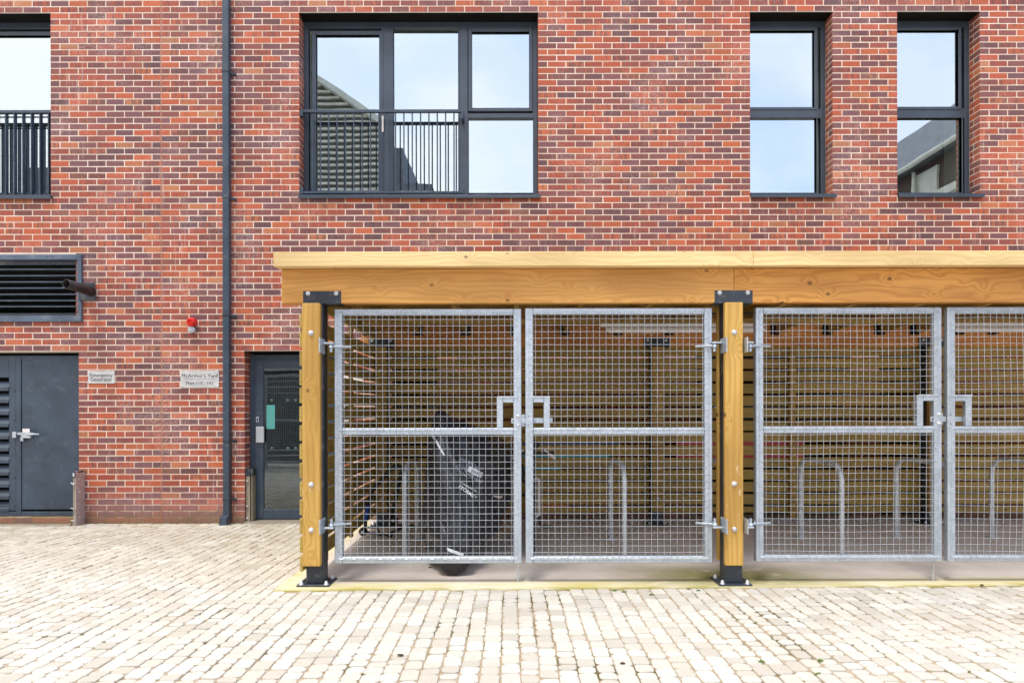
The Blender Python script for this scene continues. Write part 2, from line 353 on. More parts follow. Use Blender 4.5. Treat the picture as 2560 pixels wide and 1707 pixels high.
# glass: strongly reflective solar-control glazing
def glass(name, refl, tint=(.45, .55, .5), wav=.02):
    t = NT(name); v = t.obj(); bp = t.n('ShaderNodeBump', {'Height': t.noise(v, 1.3, 2, .4), 'Strength': wav, 'Distance': .05})
    g = t.n('ShaderNodeBsdfGlossy', {'Color': (.84, .94, 1.), 'Roughness': .0, 'Normal': bp.outputs[0]}); tr = t.n('ShaderNodeBsdfTransparent', {'Color': tint})
    ms = t.n('ShaderNodeMixShader', {0: refl, 1: tr.outputs[0], 2: g.outputs[0]}); t.t.links.new(ms.outputs[0], t.out.inputs['Surface']); return t.m
M['glass'] = glass('window_glass', .5)
M['glass_d'] = glass('door_glass', .17, (.35, .45, .45))
# black waterproof cover
t = NT('black_nylon_cover'); v = t.obj(); a = t.noise(v, 60, 4, .6); t.bump(t.noise(v, 14, 6, .7), .35, .012)
M['cover'] = t.fin(t.mix(a, (.016, .016, .02), (.032, .032, .04)), .25)
t = NT('crinkled_clear_tape'); v = t.obj(); a = t.noise(t.mapv(v, (120, 60, 22)), 1, 4, .7)
t.bump(a, .7, .01); M['tape'] = t.fin(t.mix(t.step(a, .5, .62), (.03, .03, .04), (.5, .55, .68)), .25)
M['slate'] = paint('grey_slate', (.1, .11, .13), .6, .3)
M['clad'] = paint('dark_cladding', (.09, .1, .09), .7, .3)
M['clad_l'] = paint('pale_cladding_edge', (.5, .48, .42), .6, .15)
M['plaster'] = paint('white_plaster', (.75, .8, .72), .8, .05)
M['render'] = paint('pale_render', (.5, .52, .48), .8, .1)
t = NT('green_led'); t.b.inputs['Emission Color'].default_value = (.05, 1, .1, 1); t.b.inputs['Emission Strength'].default_value = 2; M['led'] = t.fin((.02, .5, .05), .4)

# ------------------------------------------------------------------ ground
def gz(x, y): return -.046*max(0, min(1, (y-5.06)/3.3))
def slab_front(x): return 5.104+.0228*x
g = MB(); N = 40
xs = np.linspace(-9, 9, 37); ys = [2.0, 3.5, 5.04, 5.06, 6, 7, 8.6]
vs_ = [(x, y, gz(x, y)-.008) for y in ys for x in xs]; n = len(xs)
g.add(vs_, [(j*n+i, j*n+i+1, (j+1)*n+i+1, (j+1)*n+i) for j in range(len(ys)-1) for i in range(n-1)])
tag(g.build('paving_bed', M['joint']), kind='structure')
g = MB(); rnd = random.Random(3)
x = -8.6; col_i = 0
while x < 8.9:
    wd = .1008+rnd.uniform(-.004, .004); y = 2.15+rnd.uniform(0, .12)
    wob = rnd.uniform(0, 6)
    while y < 8.37:
        ln = rnd.choice((.075, .085, .095, .105, .115, .13, .15))+rnd.uniform(-.008, .008)
        x0, x1, y0, y1 = x+.0022, x+wd-.0022, y+.0028, y+ln-.0028
        y += ln
        if x1 > -1.765 and y1 > slab_front(x)-.004:
            if x0 > -1.765 and y0 < slab_front(x)-.05: y1 = slab_front(x)-.006
            elif x0 > -1.80: 
                continue
            else: x1 = min(x1, -1.772)
            if x1-x0 < .02: continue
        if y1 > 8.385: y1 = 8.385
        if y1-y0 < .02: continue
        ox = .014*noise.noise(Vector((x*1.3, y*1.7, 3)))+.005*noise.noise(Vector((x*9, y*5, 7)))
        j = lambda s=.0025: rnd.uniform(-s, s)
        cx, cy = (x0+x1)/2+ox, (y0+y1)/2; hx, hy = (x1-x0)/2, (y1-y0)/2
        c = min(.011, hx*.35, hy*.35); z = gz(cx, cy)+rnd.gauss(0, .0016); tx, ty = rnd.gauss(0, .012), rnd.gauss(0, .012)
        oc = []
        for sx_, sy in ((-1, -1), (1, -1), (1, 1), (-1, 1)):
            jx, jy = j(), j(.0035)
            k = rnd.uniform(.7, 2.0)*c
            a = (sx_*hx+jx, sy*(hy-k)+jy); b = (sx_*(hx-k)+jx, sy*hy+jy)
            oc += [a, b] if sx_*sy > 0 else [b, a]
        vv = []; ra = rnd.gauss(0, .022); oc = [(a-ra*b, b+ra*a) for a, b in oc]; gp = rnd.uniform(-.0022, .0002)+(.0045*max(0, noise.noise(Vector((x, y, 1)))*2.2)); oc = [(a-math.copysign(gp, a), b-math.copysign(gp, b)) for a, b in oc]
        for sc_, dz in ((1, -.022), (1, -.004), (.86, 0)):
            for (a, b) in oc:
                px, py = a*sc_, b*sc_
                if sc_ < 1: px = a-math.copysign(.003, a); py = b-math.copysign(.003, b)
                vv.append((cx+px, cy+py, z+dz+tx*px+ty*py))
        fs = []
        for q in range(2):
            for k in range(8): fs.append((q*8+k, q*8+(k+1) % 8, q*8+8+(k+1) % 8, q*8+8+k))
        fs.append(tuple(range(16, 24))); g.add(vv, fs)
    x += wd
tag(g.build('paving', M['sett']), kind='structure')
g = MB(); g.quad((-60, -60, -.03), (60, -60, -.03), (60, 2.02, -.03), (-60, 2.02, -.03))
for a, b in ((-60, -8.7), (8.7, 60)): g.quad((a, 2.02, -.03), (b, 2.02, -.03), (b, 60, -.06), (a, 60, -.06))
tag(g.build('yard_ground', M['far']), kind='structure')
g = MB(); pts = [(-1.765, slab_front(-1.765)), (9, slab_front(9)), (9, 8.375), (-1.765, 8.375)]
g.add([(*p, -.08) for p in pts]+[(*p, 0) for p in pts], [(4, 5, 6, 7), (0, 1, 5, 4), (1, 2, 6, 5), (2, 3, 7, 6), (3, 0, 4, 7)])
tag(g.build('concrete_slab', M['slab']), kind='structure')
# manhole cover (grey ellipse by the generator door)
g = MB(); c = P(245, 1317, 8.12); g.lathe((c.x, 8.1, gz(0, 8.1)-.016), (0, 0, 1), [(.24, 0), (.24, .018), (.222, .018), (.218, .014), (0, .014)], 32)
solo(g, 'manhole_cover', paint('worn_grey_cover', (.42, .40, .36), .7, .3), 'round pale grey drain cover set in the setts at the foot of the brick wall', 'drain cover')

# ------------------------------------------------------------------ brick building
DW = 8.39; KW = DW/F; MOD = 46*KW; XJ = (404.2-CX)*KW; Z0 = -.0446; CH = 15.364*KW
bx = lambda m: XJ+m*MOD
zc = lambda i: Z0+i*CH
RD = .19
bld = thing('brick_building', 'red and purple brick building with anthracite windows and doors behind the timber shelter', 'building', (0, DW, 0))
OP = {'wl': (-19, -6, 53, 83), 'w1': (7.5, 20.5, 53, 83), 'w3': (32, 36.5, 53, 83), 'w4': (40, 44.5, 53, 83),
      'gen': (-15, -4.5, 1, 28), 'door': (4.5, 9.5, 0, 28), 'o1': (12.5, 15, 4, 28), 'o2': (29, 37.5, 1, 28), 'o3': (39, 42.5, 1, 28), 'vent': (-15.5, -4.6, 33.2, 43.4)}
mb = MB(); battr = []
rb = random.Random(11)
def brick_face(o, u, nrm, u0, u1, z0, z1, cls=None):
    bn = noise.noise((o+u*u0+Vector((0, 0, z0)))*.75)*.3+noise.noise((o+u*u0+Vector((0, 0, z0)))*2.3)*.12
    cls = rb.choices([rb.uniform(0, .2), rb.uniform(.2, .5), rb.uniform(.5, .9), rb.uniform(.9, 1)], (max(.04, .2+bn), .25, max(.1, .47-bn), .08))[0] if cls is None else cls
    a = (cls, rb.random(), rb.random()**1.4)
    j = lambda: rb.uniform(-.0011, .0011)
    e = .0014; H = .0018+rb.uniform(-.0006, .0006); vs_ = []
    cs = [(u0+j(), z0+j()), (u1+j(), z0+j()), (u1+j(), z1+j()), (u0+j(), z1+j())]
    for k, (a_, b_) in enumerate(cs): vs_.append(o+u*a_+Vector((0, 0, b_))-nrm*.004)
    for k, (a_, b_) in enumerate(cs): vs_.append(o+u*a_+Vector((0, 0, b_))+nrm*(H-e))
    for k, (a_, b_) in enumerate(cs):
        sx_ = 1 if k in (0, 3) else -1; sz_ = 1 if k in (0, 1) else -1
        vs_.append(o+u*(a_+sx_*e)+Vector((0, 0, b_+sz_*e))+nrm*H)
    fs = [(8, 9, 10, 11)]+[(q*4+k, q*4+(k+1) % 4, q*4+4+(k+1) % 4, q*4+4+k) for q in range(2) for k in range(4)]
    if u.cross(Vector((0, 0, 1))).dot(nrm) < 0: fs = [f[::-1] for f in fs]
    mb.add(vs_, fs, 0); battr.extend([a]*len(fs))
JT = .0062
NC = 92
for i in range(NC):
    z0, z1 = zc(i)+JT, zc(i+1)-JT
    iv = [(-19.5, 0), (0, 56)]
    for nm, (m0, m1, i0, i1) in OP.items():
        if i+1 > i0+.01 and i < i1-.01:
            if nm == 'vent' : m1 = -4.65
            nw = []
            for a, b in iv:
                if m1 <= a or m0 >= b: nw.append((a, b)); continue
                if m0 > a: nw.append((a, m0))
                if m1 < b: nw.append((m1, b))
            iv = nw
    for a, b in iv:
        cuts = [a]; k = math.floor(a)-1+(.5 if i % 2 else 0)
        while k < b:
            if k > a+.2 and k < b-.2: cuts.append(k)
            k += 1
        cuts.append(b)
        for c0, c1 in zip(cuts, cuts[1:]):
            l = 0 if (c0 == a and a not in (0,)) else JT; r = 0 if (c1 == b and b not in (0,)) else JT
            if c0 == 0: l = JT*1.1
            if c1 == 0: r = JT*1.1
            brick_face(Vector((0, DW, 0)), Vector((1, 0, 0)), Vector((0, -1, 0)), bx(c0)+l, bx(c1)-r, z0, z1)
for nm, (m0, m1, i0, i1) in OP.items():
    if nm == 'vent': continue
    for m_, sg in ((m0, 1), (m1, -1)):
        for i in range(int(i0), int(i1)):
            half = ((m_*2+i) % 2) == 1
            z0, z1 = zc(i)+JT, zc(i+1)-JT; o = Vector((bx(m_), DW, 0)); u = Vector((0, 1, 0)); nr = Vector((sg, 0, 0))
            if half: brick_face(o, u, nr, 0, RD, z0, z1)
            else:
                brick_face(o, u, nr, 0, .105, z0, z1); brick_face(o, u, nr, .115, RD, z0, z1)
# mortar backing, with the openings left out
nb = len(mb.f)
xsx = sorted({bx(-19.5), bx(56)} | {bx(q) for o in OP.values() for q in o[:2]}); zsz = sorted({zc(-3), zc(NC)} | {zc(q) for o in OP.values() for q in o[2:]})
for x0, x1 in zip(xsx, xsx[1:]):
    for z0, z1 in zip(zsz, zsz[1:]):
        cxm, czm = (x0+x1)/2, (z0+z1)/2
        if any(bx(o[0]) < cxm < bx(o[1]) and zc(o[2]) < czm < zc(o[3]) for o in OP.values()): continue
        mb.quad((x0, DW, z0), (x1, DW, z0), (x1, DW, z1), (x0, DW, z1), 1)
for nm, o in OP.items():
    x0, x1, z0, z1 = bx(o[0]), bx(o[1]), zc(o[2]), zc(o[3])
    for xx in (x0, x1): mb.quad((xx, DW, z0), (xx, DW+.3, z0), (xx, DW+.3, z1), (xx, DW, z1), 1)
    mb.quad((x0, DW, z0), (x1, DW, z0), (x1, DW+.3, z0), (x0, DW+.3, z0), 1)
    mb.quad((x0, DW, z1), (x1, DW, z1), (x1, DW+.3, z1), (x0, DW+.3, z1), 1)
# body of the building behind the facade skin
xa, xb_, za, zb = bx(-19.5), bx(56), zc(-3), zc(NC)
mb.quad((xa, DW+6, za), (xb_, DW+6, za), (xb_, DW+6, zb), (xa, DW+6, zb), 1); mb.quad((xa, DW, zb), (xb_, DW, zb), (xb_, DW+6, zb), (xa, DW+6, zb), 1)
for xx in (xa, xb_): mb.quad((xx, DW, za), (xx, DW+6, za), (xx, DW+6, zb), (xx, DW, zb), 1)
battr.extend([(0, 0, 0)]*(len(mb.f)-nb))
wall = mb.build('wall', [M['brick'], M['mortar']], bld)
att = wall.data.attributes.new('brick', 'FLOAT_COLOR', 'FACE')
att.data.foreach_set('color', np.array([(*a, 1) for a in battr], dtype=np.float32).ravel())
mb = MB(); mb.box(bx(0)-.0035, bx(0)+.0035, DW-.0045, DW+.005, zc(0), zc(NC)); mb.build('movement_joint', M['seal'], bld)
# dark rooms behind the openings
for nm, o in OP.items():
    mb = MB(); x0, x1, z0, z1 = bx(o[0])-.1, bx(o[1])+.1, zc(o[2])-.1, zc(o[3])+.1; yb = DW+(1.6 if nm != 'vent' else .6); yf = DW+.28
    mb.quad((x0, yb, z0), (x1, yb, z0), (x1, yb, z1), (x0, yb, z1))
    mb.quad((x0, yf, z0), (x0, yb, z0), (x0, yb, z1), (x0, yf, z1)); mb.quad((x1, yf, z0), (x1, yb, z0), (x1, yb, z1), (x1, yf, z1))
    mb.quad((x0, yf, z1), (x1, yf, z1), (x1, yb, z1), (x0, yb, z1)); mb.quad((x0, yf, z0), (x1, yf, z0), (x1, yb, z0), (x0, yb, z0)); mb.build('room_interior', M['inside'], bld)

def ring(mb, x0, x1, z0, z1, wl, wr, wb, wt, y0, y1, b=.003):
    """rectangular frame: outer box x0..x1,z0..z1 and member widths"""
    mb.box(x0, x0+wl, y0, y1, z0, z1, b); mb.box(x1-wr, x1, y0, y1, z0, z1, b)
    mb.box(x0+wl, x1-wr, y0+.0015, y1, z0, z0+wb, b); mb.box(x0+wl, x1-wr, y0+.0015, y1, z1-wt, z1, b)
def window(key, lites, mull, extra=None, glassmat='glass', label=None, sill=True, top_gap=.035):
    """lites: (px0,px1,py0,py1,sash) glass rectangles; mull: (px0,px1) vertical members, extra: (px0,px1,py0,py1) transoms"""
    m0, m1, i0, i1 = OP[key]; yf = DW+RD; x0, x1, z0, z1 = bx(m0)+.004, bx(m1)-.004, zc(i0), zc(i1)
    f = MB(); ring(f, x0, x1, z0+.01, z1-.004, .055, .055, .04, .05+top_gap, yf, yf+.07)
    for a, b in mull: f.box(PX(a, yf), PX(b, yf), yf+.001, yf+.068, z0+.045, z1-.06, .003)
    for a, b, c, d_ in (extra or []): f.box(PX(a, yf), PX(b, yf), yf+.003, yf+.066, PZ(d_, yf), PZ(c, yf), .003)
    for a, b, c, d_, s in lites:
        gx0, gx1, gz0, gz1 = PX(a, yf+.03), PX(b, yf+.03), PZ(d_, yf+.03, (a+b)/2), PZ(c, yf+.03, (a+b)/2)
        if s: ring(f, gx0-s, gx1+s, gz0-s, gz1+s, s, s, s, s, yf-.006, yf+.045)
        ring(f, gx0-.014, gx1+.014, gz0-.014, gz1+.014, .014, .014, .014, .014, yf+.008, yf+.05, .001)
    o = f.build('window', M['frame'], bld, label)
    p = MB()
    for a, b, c, d_, s in lites:
        gx0, gx1, gz0, gz1 = PX(a, yf+.03), PX(b, yf+.03), PZ(d_, yf+.03, (a+b)/2), PZ(c, yf+.03, (a+b)/2)
        pm = MB(); e = Vector((0, 0, 0)); pm.quad((gx0-.01, yf+.035, gz0-.01), (gx1+.01, yf+.035, gz0-.01), (gx1+.01, yf+.035, gz1+.01), (gx0-.01, yf+.035, gz1+.01)); pm.build('pane', M[glassmat], o)
    if sill:
        s = MB(); s.box(x0-.004, x1+.03, DW-.045, yf, z0-.012+.004, z0+.012+.004, .003); s.box(x0-.004, x1+.03, DW-.047, DW-.042, z0-.028, z0+.014, .001); s.build('sill', M['frame'], o)
    l = MB(); l.box(bx(m0)-.001, bx(m1)+.001, DW-.002, yf+.02, z1-.012, z1+.0, 0); l.build('lintel', M['soffit'], o)
    l = MB(); l.box(bx(m0)+.004, bx(m1)-.004, DW-.004, DW+.012, z1-.008, z1-.002, 0); l.build('lintel_flange', M['alu'], o)
    if i0 == 53:
        s = MB(); s.box(x1-.052, x1-.04, yf+.072, yf+.42, z0+.04, z1-.09); s.box(x0+.04, x0+.052, yf+.072, yf+.42, z0+.04, z1-.09); s.box(x0+.052, x1-.052, yf+.072, yf+.42, z1-.1, z1-.09); s.build('plaster_reveal', M['plaster'], o)
    return o
w1 = window('w1', [(793, 950.5, 91, 478, .05), (986, 1147, 73.6, 480, .014), (1181.7, 1324, 83, 272.6, .045), (1173, 1334, 298, 484, .01)],
            [(955, 984), (1149, 1171)], [(1149, 1346, 283, 297)], label='wide three light window with a bar railing over its left two lights')
wl = window('wl', [(-330, -110, 92, 484, .045), (-75, 150, 92, 484, .045)], [(-105, -80)], label='left window cut by the frame edge with a flat bladed railing')
w3 = window('w3', [(1850, 2035, 80, 271, .035), (1850, 2040, 298, 484, .012)], [], [(1860, 2060, 274, 297)], label='narrow two light window, the nearer of two beside the shelter roof joint')
w4 = window('w4', [(2215, 2394, 79, 270, .035), (2215, 2402, 298, 484, .012)], [], [(2225, 2420, 273, 297)], label='narrow two light window at the right reflecting a slate roof')
for k in ('o1', 'o2', 'o3'):
    m0, m1, i0, i1 = OP[k]; pa, pb = CX+bx(m0)/KW, CX+bx(m1)/KW
    window(k, [(pa+14-(pa-CX)*.0, pb-18, 895, 1262, .03)], [], glassmat='glass_d', label='dark ground floor window behind the slatted screen', sill=False)
# window handle (white strip) on w1
h = MB(); c0 = P(956.5, 291, DW+RD-.03); h.box(c0.x-.012, c0.x+.012, DW+RD-.03, DW+RD-.012, PZ(332, DW+RD), PZ(291, DW+RD), .009); h.build('handle', M['white'], w1)
# railing over w1
rY = DW+.045
r = MB(); r.box(PX(758, rY), PX(1153.5, rY), rY-.02, rY+.02, PZ(282, rY), PZ(275, rY), .002)
r.box(PX(755, rY), PX(1158, rY), rY-.02, rY+.02, PZ(484, rY), PZ(479, rY), .002)
for i in range(18):
    x = PX(780.4+20.86*i, rY, 380); r.tube([(x, rY, PZ(480, rY)), (x, rY, PZ(281, rY))], .0085, 8)
for px in (1157,):
    for y0, y1 in ((278, 297), (470, 486)): r.box(PX(px-2, rY), PX(px+3, rY), rY-.012, DW+RD, PZ(y1, rY), PZ(y0, rY), .002)
for y0, y1 in ((276, 292), (470, 486)): r.box(bx(7.5)+.003, PX(760, rY), rY-.03, rY+.03, PZ(y1, rY), PZ(y0, rY), .002)
r.build('railing', M['anth'], w1)
# bladed railing over left window
r = MB(); r.box(bx(-19)+.01, bx(-6)-.004, DW+.01, DW+.065, PZ(285.5, rY, 60), PZ(278.5, rY, 60), .002)
r.box(bx(-19)+.01, bx(-6)-.004, DW+.01, DW+.065, PZ(493, rY, 60), PZ(489, rY, 60), .002)
r.box(bx(-19)+.01, bx(-6)-.004, DW+.05, DW+.065, PZ(294, rY, 60), PZ(291, rY, 60), .001)
for i in range(24):
    x = PX(121.5-21.45*i, DW+.015)
    if x < bx(-19): break
    r.box(x-.006, x+.006, DW+.015, DW+.068, PZ(490, rY, 60), PZ(284, rY, 60), .001)
r.build('railing', M['anth'], wl)

# generator doors
yg = DW+.085
x0, x1, z0, z1 = bx(-15)+.004, bx(-4.5)-.003, zc(1), zc(28)
d = MB(); ring(d, x0, x1, z0+.004, z1-.045, .05, .02, .055, .05, yg, yg+.06); d.box(PX(40, yg), PX(53, yg), yg-.004, yg+.05, z0+.02, z1-.06, .003)
gd = d.build('generator_door', M['anth'], bld, 'anthracite steel double door with a louvred left leaf'); 
d = MB(); d.box(bx(-15), bx(-4.5), DW-.002, yg+.07, z1-.014, z1-.001); d.build('lintel', M['alu'], gd)
d = MB(); d.box(PX(54, yg), bx(-4.5)-.022, yg+.004, yg+.05, PZ(1273, yg, 100), PZ(895, yg, 100), .003); d.build('door_leaf', M['anth'], gd)
d = MB(); ring(d, PX(-150, yg), PX(39.4, yg), PZ(1276, yg, 20), PZ(895, yg, 20), .06, PX(39.4, yg)-PX(22, yg), .07, .24, yg+.002, yg+.05)
for i in range(11):
    yy = 947+30.15*i
    a = PZ(yy+9.5, yg, 10); b_ = PZ(yy+29.5, yg, 10)
    x0_, x1_ = PX(-140, yg), PX(22, yg)
    d.add([(x0_, yg+.05, a+.015), (x1_, yg+.05, a+.015), (x1_, yg-.004, (a+b_)/2-.01), (x0_, yg-.004, (a+b_)/2-.01), (x1_, yg-.004, b_), (x0_, yg-.004, b_), (x1_, yg+.02, b_), (x0_, yg+.02, b_)],
          [(0, 1, 2, 3), (3, 2, 4, 5), (5, 4, 6, 7)])
for i in range(5): d.lathe((PX(35.5, yg), yg-.001, PZ(977+72*i, yg, 35)), (0, -1, 0), [(.009, 0), (.009, .003), (.004, .006), (0, .006)], 8)
d.build('louvred_leaf', M['anth'], gd)
d = MB(); hY = yg-.03
d.box(PX(34, yg), PX(44, yg), yg-.03, yg, PZ(1092, yg), PZ(1077, yg), .004); d.bar(P(44, 1084, hY), P(62, 1084, hY), .02, .03, b=.004)
d.box(PX(58, yg), PX(82, yg), yg-.045, yg+.005, PZ(1093, yg), PZ(1078, yg), .006); d.tube([P(62, 1085, hY), P(82, 1085, hY-.015), P(98, 1085, hY-.02)], [.017, .014, .006], 8)
d.box(PX(56, yg), PX(63, yg), yg-.04, yg-.015, PZ(1100, yg), PZ(1090, yg), .003); d.build('door_handle', M['galv'], gd)
d = MB(); d.box(PX(63, yg), PX(81, yg), yg-.05, yg-.046, PZ(1079, yg), PZ(1069, yg), .001); d.build('label_tag', M['white'], gd)
# flood-barrier bottom channel in front of the generator doors
d = MB(); d.box(PX(-300, 8.25), PX(181, 8.25), 8.2, 8.26, -.075, -.028, .003); d.box(PX(-300, 8.25), PX(181, 8.25), 8.215, 8.245, -.03, -.022)
solo(d, 'floor_channel', M['alu'], 'long low metal flood barrier channel on the ground before the generator doors', 'flood barrier')

# louvre vent
vY = DW-.03; d = MB(); x1 = PX(204, vY); x0 = bx(-15.5)-.06
ring(d, x0, x1, PZ(804, vY, 100), PZ(636, vY, 100), .06, x1-PX(193.5, vY), PZ(789, vY)-PZ(804, vY), PZ(636, vY)-PZ(649, vY), vY, DW+.05)
for i in range(5):
    for yy in (640.5, 799.5): d.lathe((PX(200.5-83*i, vY), vY, PZ(yy, vY, 100)), (0, -1, 0), [(.009, 0), (.009, .003), (.004, .006), (0, .006)], 8)
vt = d.build('louvre_vent', M['anth_w'], bld)
d = MB(); bY = DW-.005
for yy in (673.5, 689.4, 705, 720.4, 736, 751.6, 766.5):
    zf = PZ(yy, bY, 100); xa_ = x0+.06; xb2 = PX(194, bY)
    d.add([(xa_, bY, zf-.005), (xb2, bY, zf-.005), (xb2, bY, zf+.005), (xa_, bY, zf+.005), (xb2, bY+.09, zf+.06), (xa_, bY+.09, zf+.06)], [(0, 1, 2, 3)])
    d.add([(xa_, bY, zf+.005), (xb2, bY, zf+.005), (xb2, bY+.09, zf+.06), (xa_, bY+.09, zf+.06)], [(0, 1, 2, 3)], 1)  # blade slopes coloured black to put in the shade between louvres
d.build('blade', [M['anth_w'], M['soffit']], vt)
d = MB(); d.box(x0+.06, PX(194, bY), bY+.03, bY+.04, PZ(661, bY, 100), PZ(650, bY, 100)); d.box(x0+.06, PX(194, bY), bY+.03, bY+.04, PZ(790, bY, 100), PZ(782, bY, 100)); d.build('backing_strip', M['anth_d'], vt)

# entry door
yd = DW+.17
d = MB(); x0, x1, z1 = bx(4.5)+.002, bx(9.5)-.004, zc(28)
ring(d, x0, x1, -.025, z1-.03, .06, .06, .02, .07, yd, yd+.06)
ed = d.build('entry_door', M['anth'], bld, 'anthracite glazed door to the flats with mint sticker')
d = MB(); ld = yd-.004
gx0, gx1, gz0, gz1 = PX(658.5, ld), x1-.2, PZ(1272, ld, 700), PZ(921, ld, 700)
lx0, lx1, lz0, lz1 = PX(637, ld), x1-.065, PZ(1296, ld, 700), PZ(899, ld, 700)
ring(d, lx0, lx1, lz0, lz1, gx0-lx0, lx1-gx1, gz0-lz0, lz1-gz1, ld, ld+.05); d.build('door_leaf', M['anth'], ed)
d = MB(); d.quad((gx0-.01, ld+.02, gz0-.01), (gx1+.01, ld+.02, gz0-.01), (gx1+.01, ld+.02, gz1+.01), (gx0-.01, ld+.02, gz1+.01)); d.build('pane', M['glass_d'], ed)
d = MB(); d.box(PX(641.5, ld), PX(662, ld), ld-.035, ld-.015, PZ(1106, ld, 650), PZ(1066, ld, 650), .006); d.box(PX(646, ld), PX(657, ld), ld-.016, ld, PZ(1100, ld, 650), PZ(1072, ld, 650)); d.build('push_plate', M['grey_pl'], ed)
d = MB(); d.box(PX(640, ld), PX(647, ld), ld-.004, ld, PZ(1055, ld, 650), PZ(1041, ld, 650), .001); d.build('lock_plate', M['galv'], ed)
d = MB(); d.box(PX(642.5, ld), PX(645, ld), ld-.006, ld-.003, PZ(1052, ld, 650), PZ(1045, ld, 650), .0005); d.build('keyhole', M['black'], ed)
d = MB(); d.box(PX(665, ld), PX(686, ld), ld+.017, ld+.0185, PZ(1072, ld, 675), PZ(1012, ld, 675)); d.build('sticker', M['mint'], ed)
md = paint('etched_dot', (.05, .11, .1), .6, .1)
for px in (678, 718, 738):
    for py in (1001, 1121): d = MB(); d.lathe((PX(px, ld), ld+.0185, PZ(py, ld, 700)), (0, -1, 0), [(.021, 0), (.021, .001), (0, .001)], 16); d.build('etched_dot', md, ed)
d = MB(); d.box(x0-.002, x1+.004, DW-.03, yd+.08, -.06, -.03, .003); d.build('threshold', M['alu'], ed)
d = MB(); d.box(bx(4.5), bx(9.5), DW-.003, yd+.08, z1-.012, z1-.001); d.build('lintel', M['soffit'], ed)

# ------------------------------------------------------------------ wall-mounted things
dp = thing('downpipe', 'square anthracite rainwater downpipe running down the brick wall left of the door', 'downpipe', (PX(563, 8.3), 8.34, -.04))
x0, x1 = PX(556.3, 8.29, 1100)+.001, PX(571.8, 8.29, 1100)+.001
d = MB(); d.box(x0, x1, 8.295, 8.375, PZ(1288, 8.29), 7.0, .004)
for ya, yb2 in ((170, 177), (470, 491), (1112, 1150)): d.box(x0-.003, x1+.003, 8.292, 8.378, PZ(yb2, 8.29, 560), PZ(ya, 8.29, 560), .003)
d.build('pipe', M['anth'], dp)
for yy in (177, 492, 787, 1101, 1248):
    d = MB(); z = PZ(yy, 8.3, 560); d.box(x0-.005, x1+.005, 8.288, 8.38, z-.011, z+.011, .002); d.bar((x1, 8.335, z), (x1+.05, 8.379, z-.012), .008, .028)
    d.box(x1+.03, x1+.062, 8.372, 8.386, z-.03, z+.006, .003); d.lathe((x1+.047, 8.372, z-.012), (0, -1, 0), [(.009, 0), (.007, .006), (0, .007)], 8); d.build('bracket', M['anth_d'], dp)
d = MB(); zt, zb2 = PZ(1290, 8.29, 560), PZ(1313, 8.2, 560)
prof = [(8.295, zt+.02), (8.375, zt+.02), (8.375, zb2+.06), (8.30, zb2-.01), (8.2, zb2-.01), (8.2, zb2+.085)]
n = len(prof); d.add([(x0-.004, a, b) for a, b in prof]+[(x1+.004, a, b) for a, b in prof], [tuple(range(n))[::-1], tuple(range(n, 2*n))]+[(k, (k+1) % n, n+(k+1) % n, n+k) for k in range(n)])
d.build('shoe', M['anth'], dp)

al = thing('alarm_sounder', 'small round red alarm sounder with a grey disc below it on the brick wall', 'alarm', (PX(476, 8.3), 8.35, PZ(815, 8.35)))
d = MB(); c = P(475.5, 804, 8.3); d.lathe((c.x, DW, c.z), (0, -1, 0), [(.055, 0), (.058, .03), (.058, .06), (.05, .085), (.036, .1), (0, .1)], 12, smooth=False)
d.box(c.x-.03, c.x+.02, DW-.115, DW-.09, c.z+.012, c.z+.034, .008); d.build('sounder_body', M['red'], al)
d = MB(); c = P(478, 824, 8.33); d.lathe((c.x, DW, c.z), (0, -1, 0), [(.036, 0), (.038, .03), (.042, .035), (.042, .06), (.036, .066), (0, .066)], 20); d.build('detector_disc', M['grey_pl'], al)

def text_mesh(s, size, loc, mat, name, parent, bold=False, ext=.0006, align='CENTER', rot=None, offs=0):
    cu = bpy.data.curves.new('txt', 'FONT'); cu.body = s; cu.size = size; cu.align_x = align; cu.align_y = 'CENTER'; cu.extrude = ext; cu.offset = offs
    ob = bpy.data.objects.new('txt', cu); COL.objects.link(ob); bpy.context.view_layer.update()
    me = bpy.data.meshes.new_from_object(ob.evaluated_get(bpy.context.evaluated_depsgraph_get()))
    bpy.data.objects.remove(ob)
    me.name = name; base = LOCS[parent.name]
    for v in me.vertices:
        x, y, z = v.co; v.co = Vector((x, -z, y))+Vector(loc)-base
    me.materials.clear(); me.materials.append(mat)
    o = bpy.data.objects.new(name, me); COL.objects.link(o); o.parent = parent; LOCS[o.name] = base; return o
def sign(pa, pb, ya, yb2, name, label, lines, line=None):
    Y = DW-.009; x0, x1, z0, z1 = PX(pa, Y), PX(pb, Y), PZ(yb2, Y, (pa+pb)/2), PZ(ya, Y, (pa+pb)/2)
    t_ = thing(name, label, 'sign', ((x0+x1)/2, Y, z0)); d = MB(); d.box(x0, x1, Y-.003, DW-.002, z0, z1, .001); d.build('sign_plate', M['sign'], t_)
    for s, sz_, py in lines: text_mesh(s, sz_, ((x0+x1)/2, Y-.0036, PZ(py, Y, (pa+pb)/2)), M['text'], 'lettering', t_, offs=.0)
    if line: d = MB(); d.box(x0+.035, x1-.035, Y-.004, Y-.0028, PZ(line, Y, 500)-.0012, PZ(line, Y, 500)+.0012); d.build('ruled_line', M['text'], t_)
    for sx_ in (x0+.018, x1-.018):
        for sz_ in (z0+.016, z1-.016):
            d = MB(); d.lathe((sx_, Y-.003, sz_), (0, -1, 0), [(.009, 0), (.007, .004), (0, .005)], 10); d.build('screw', M['bolt'], t_)
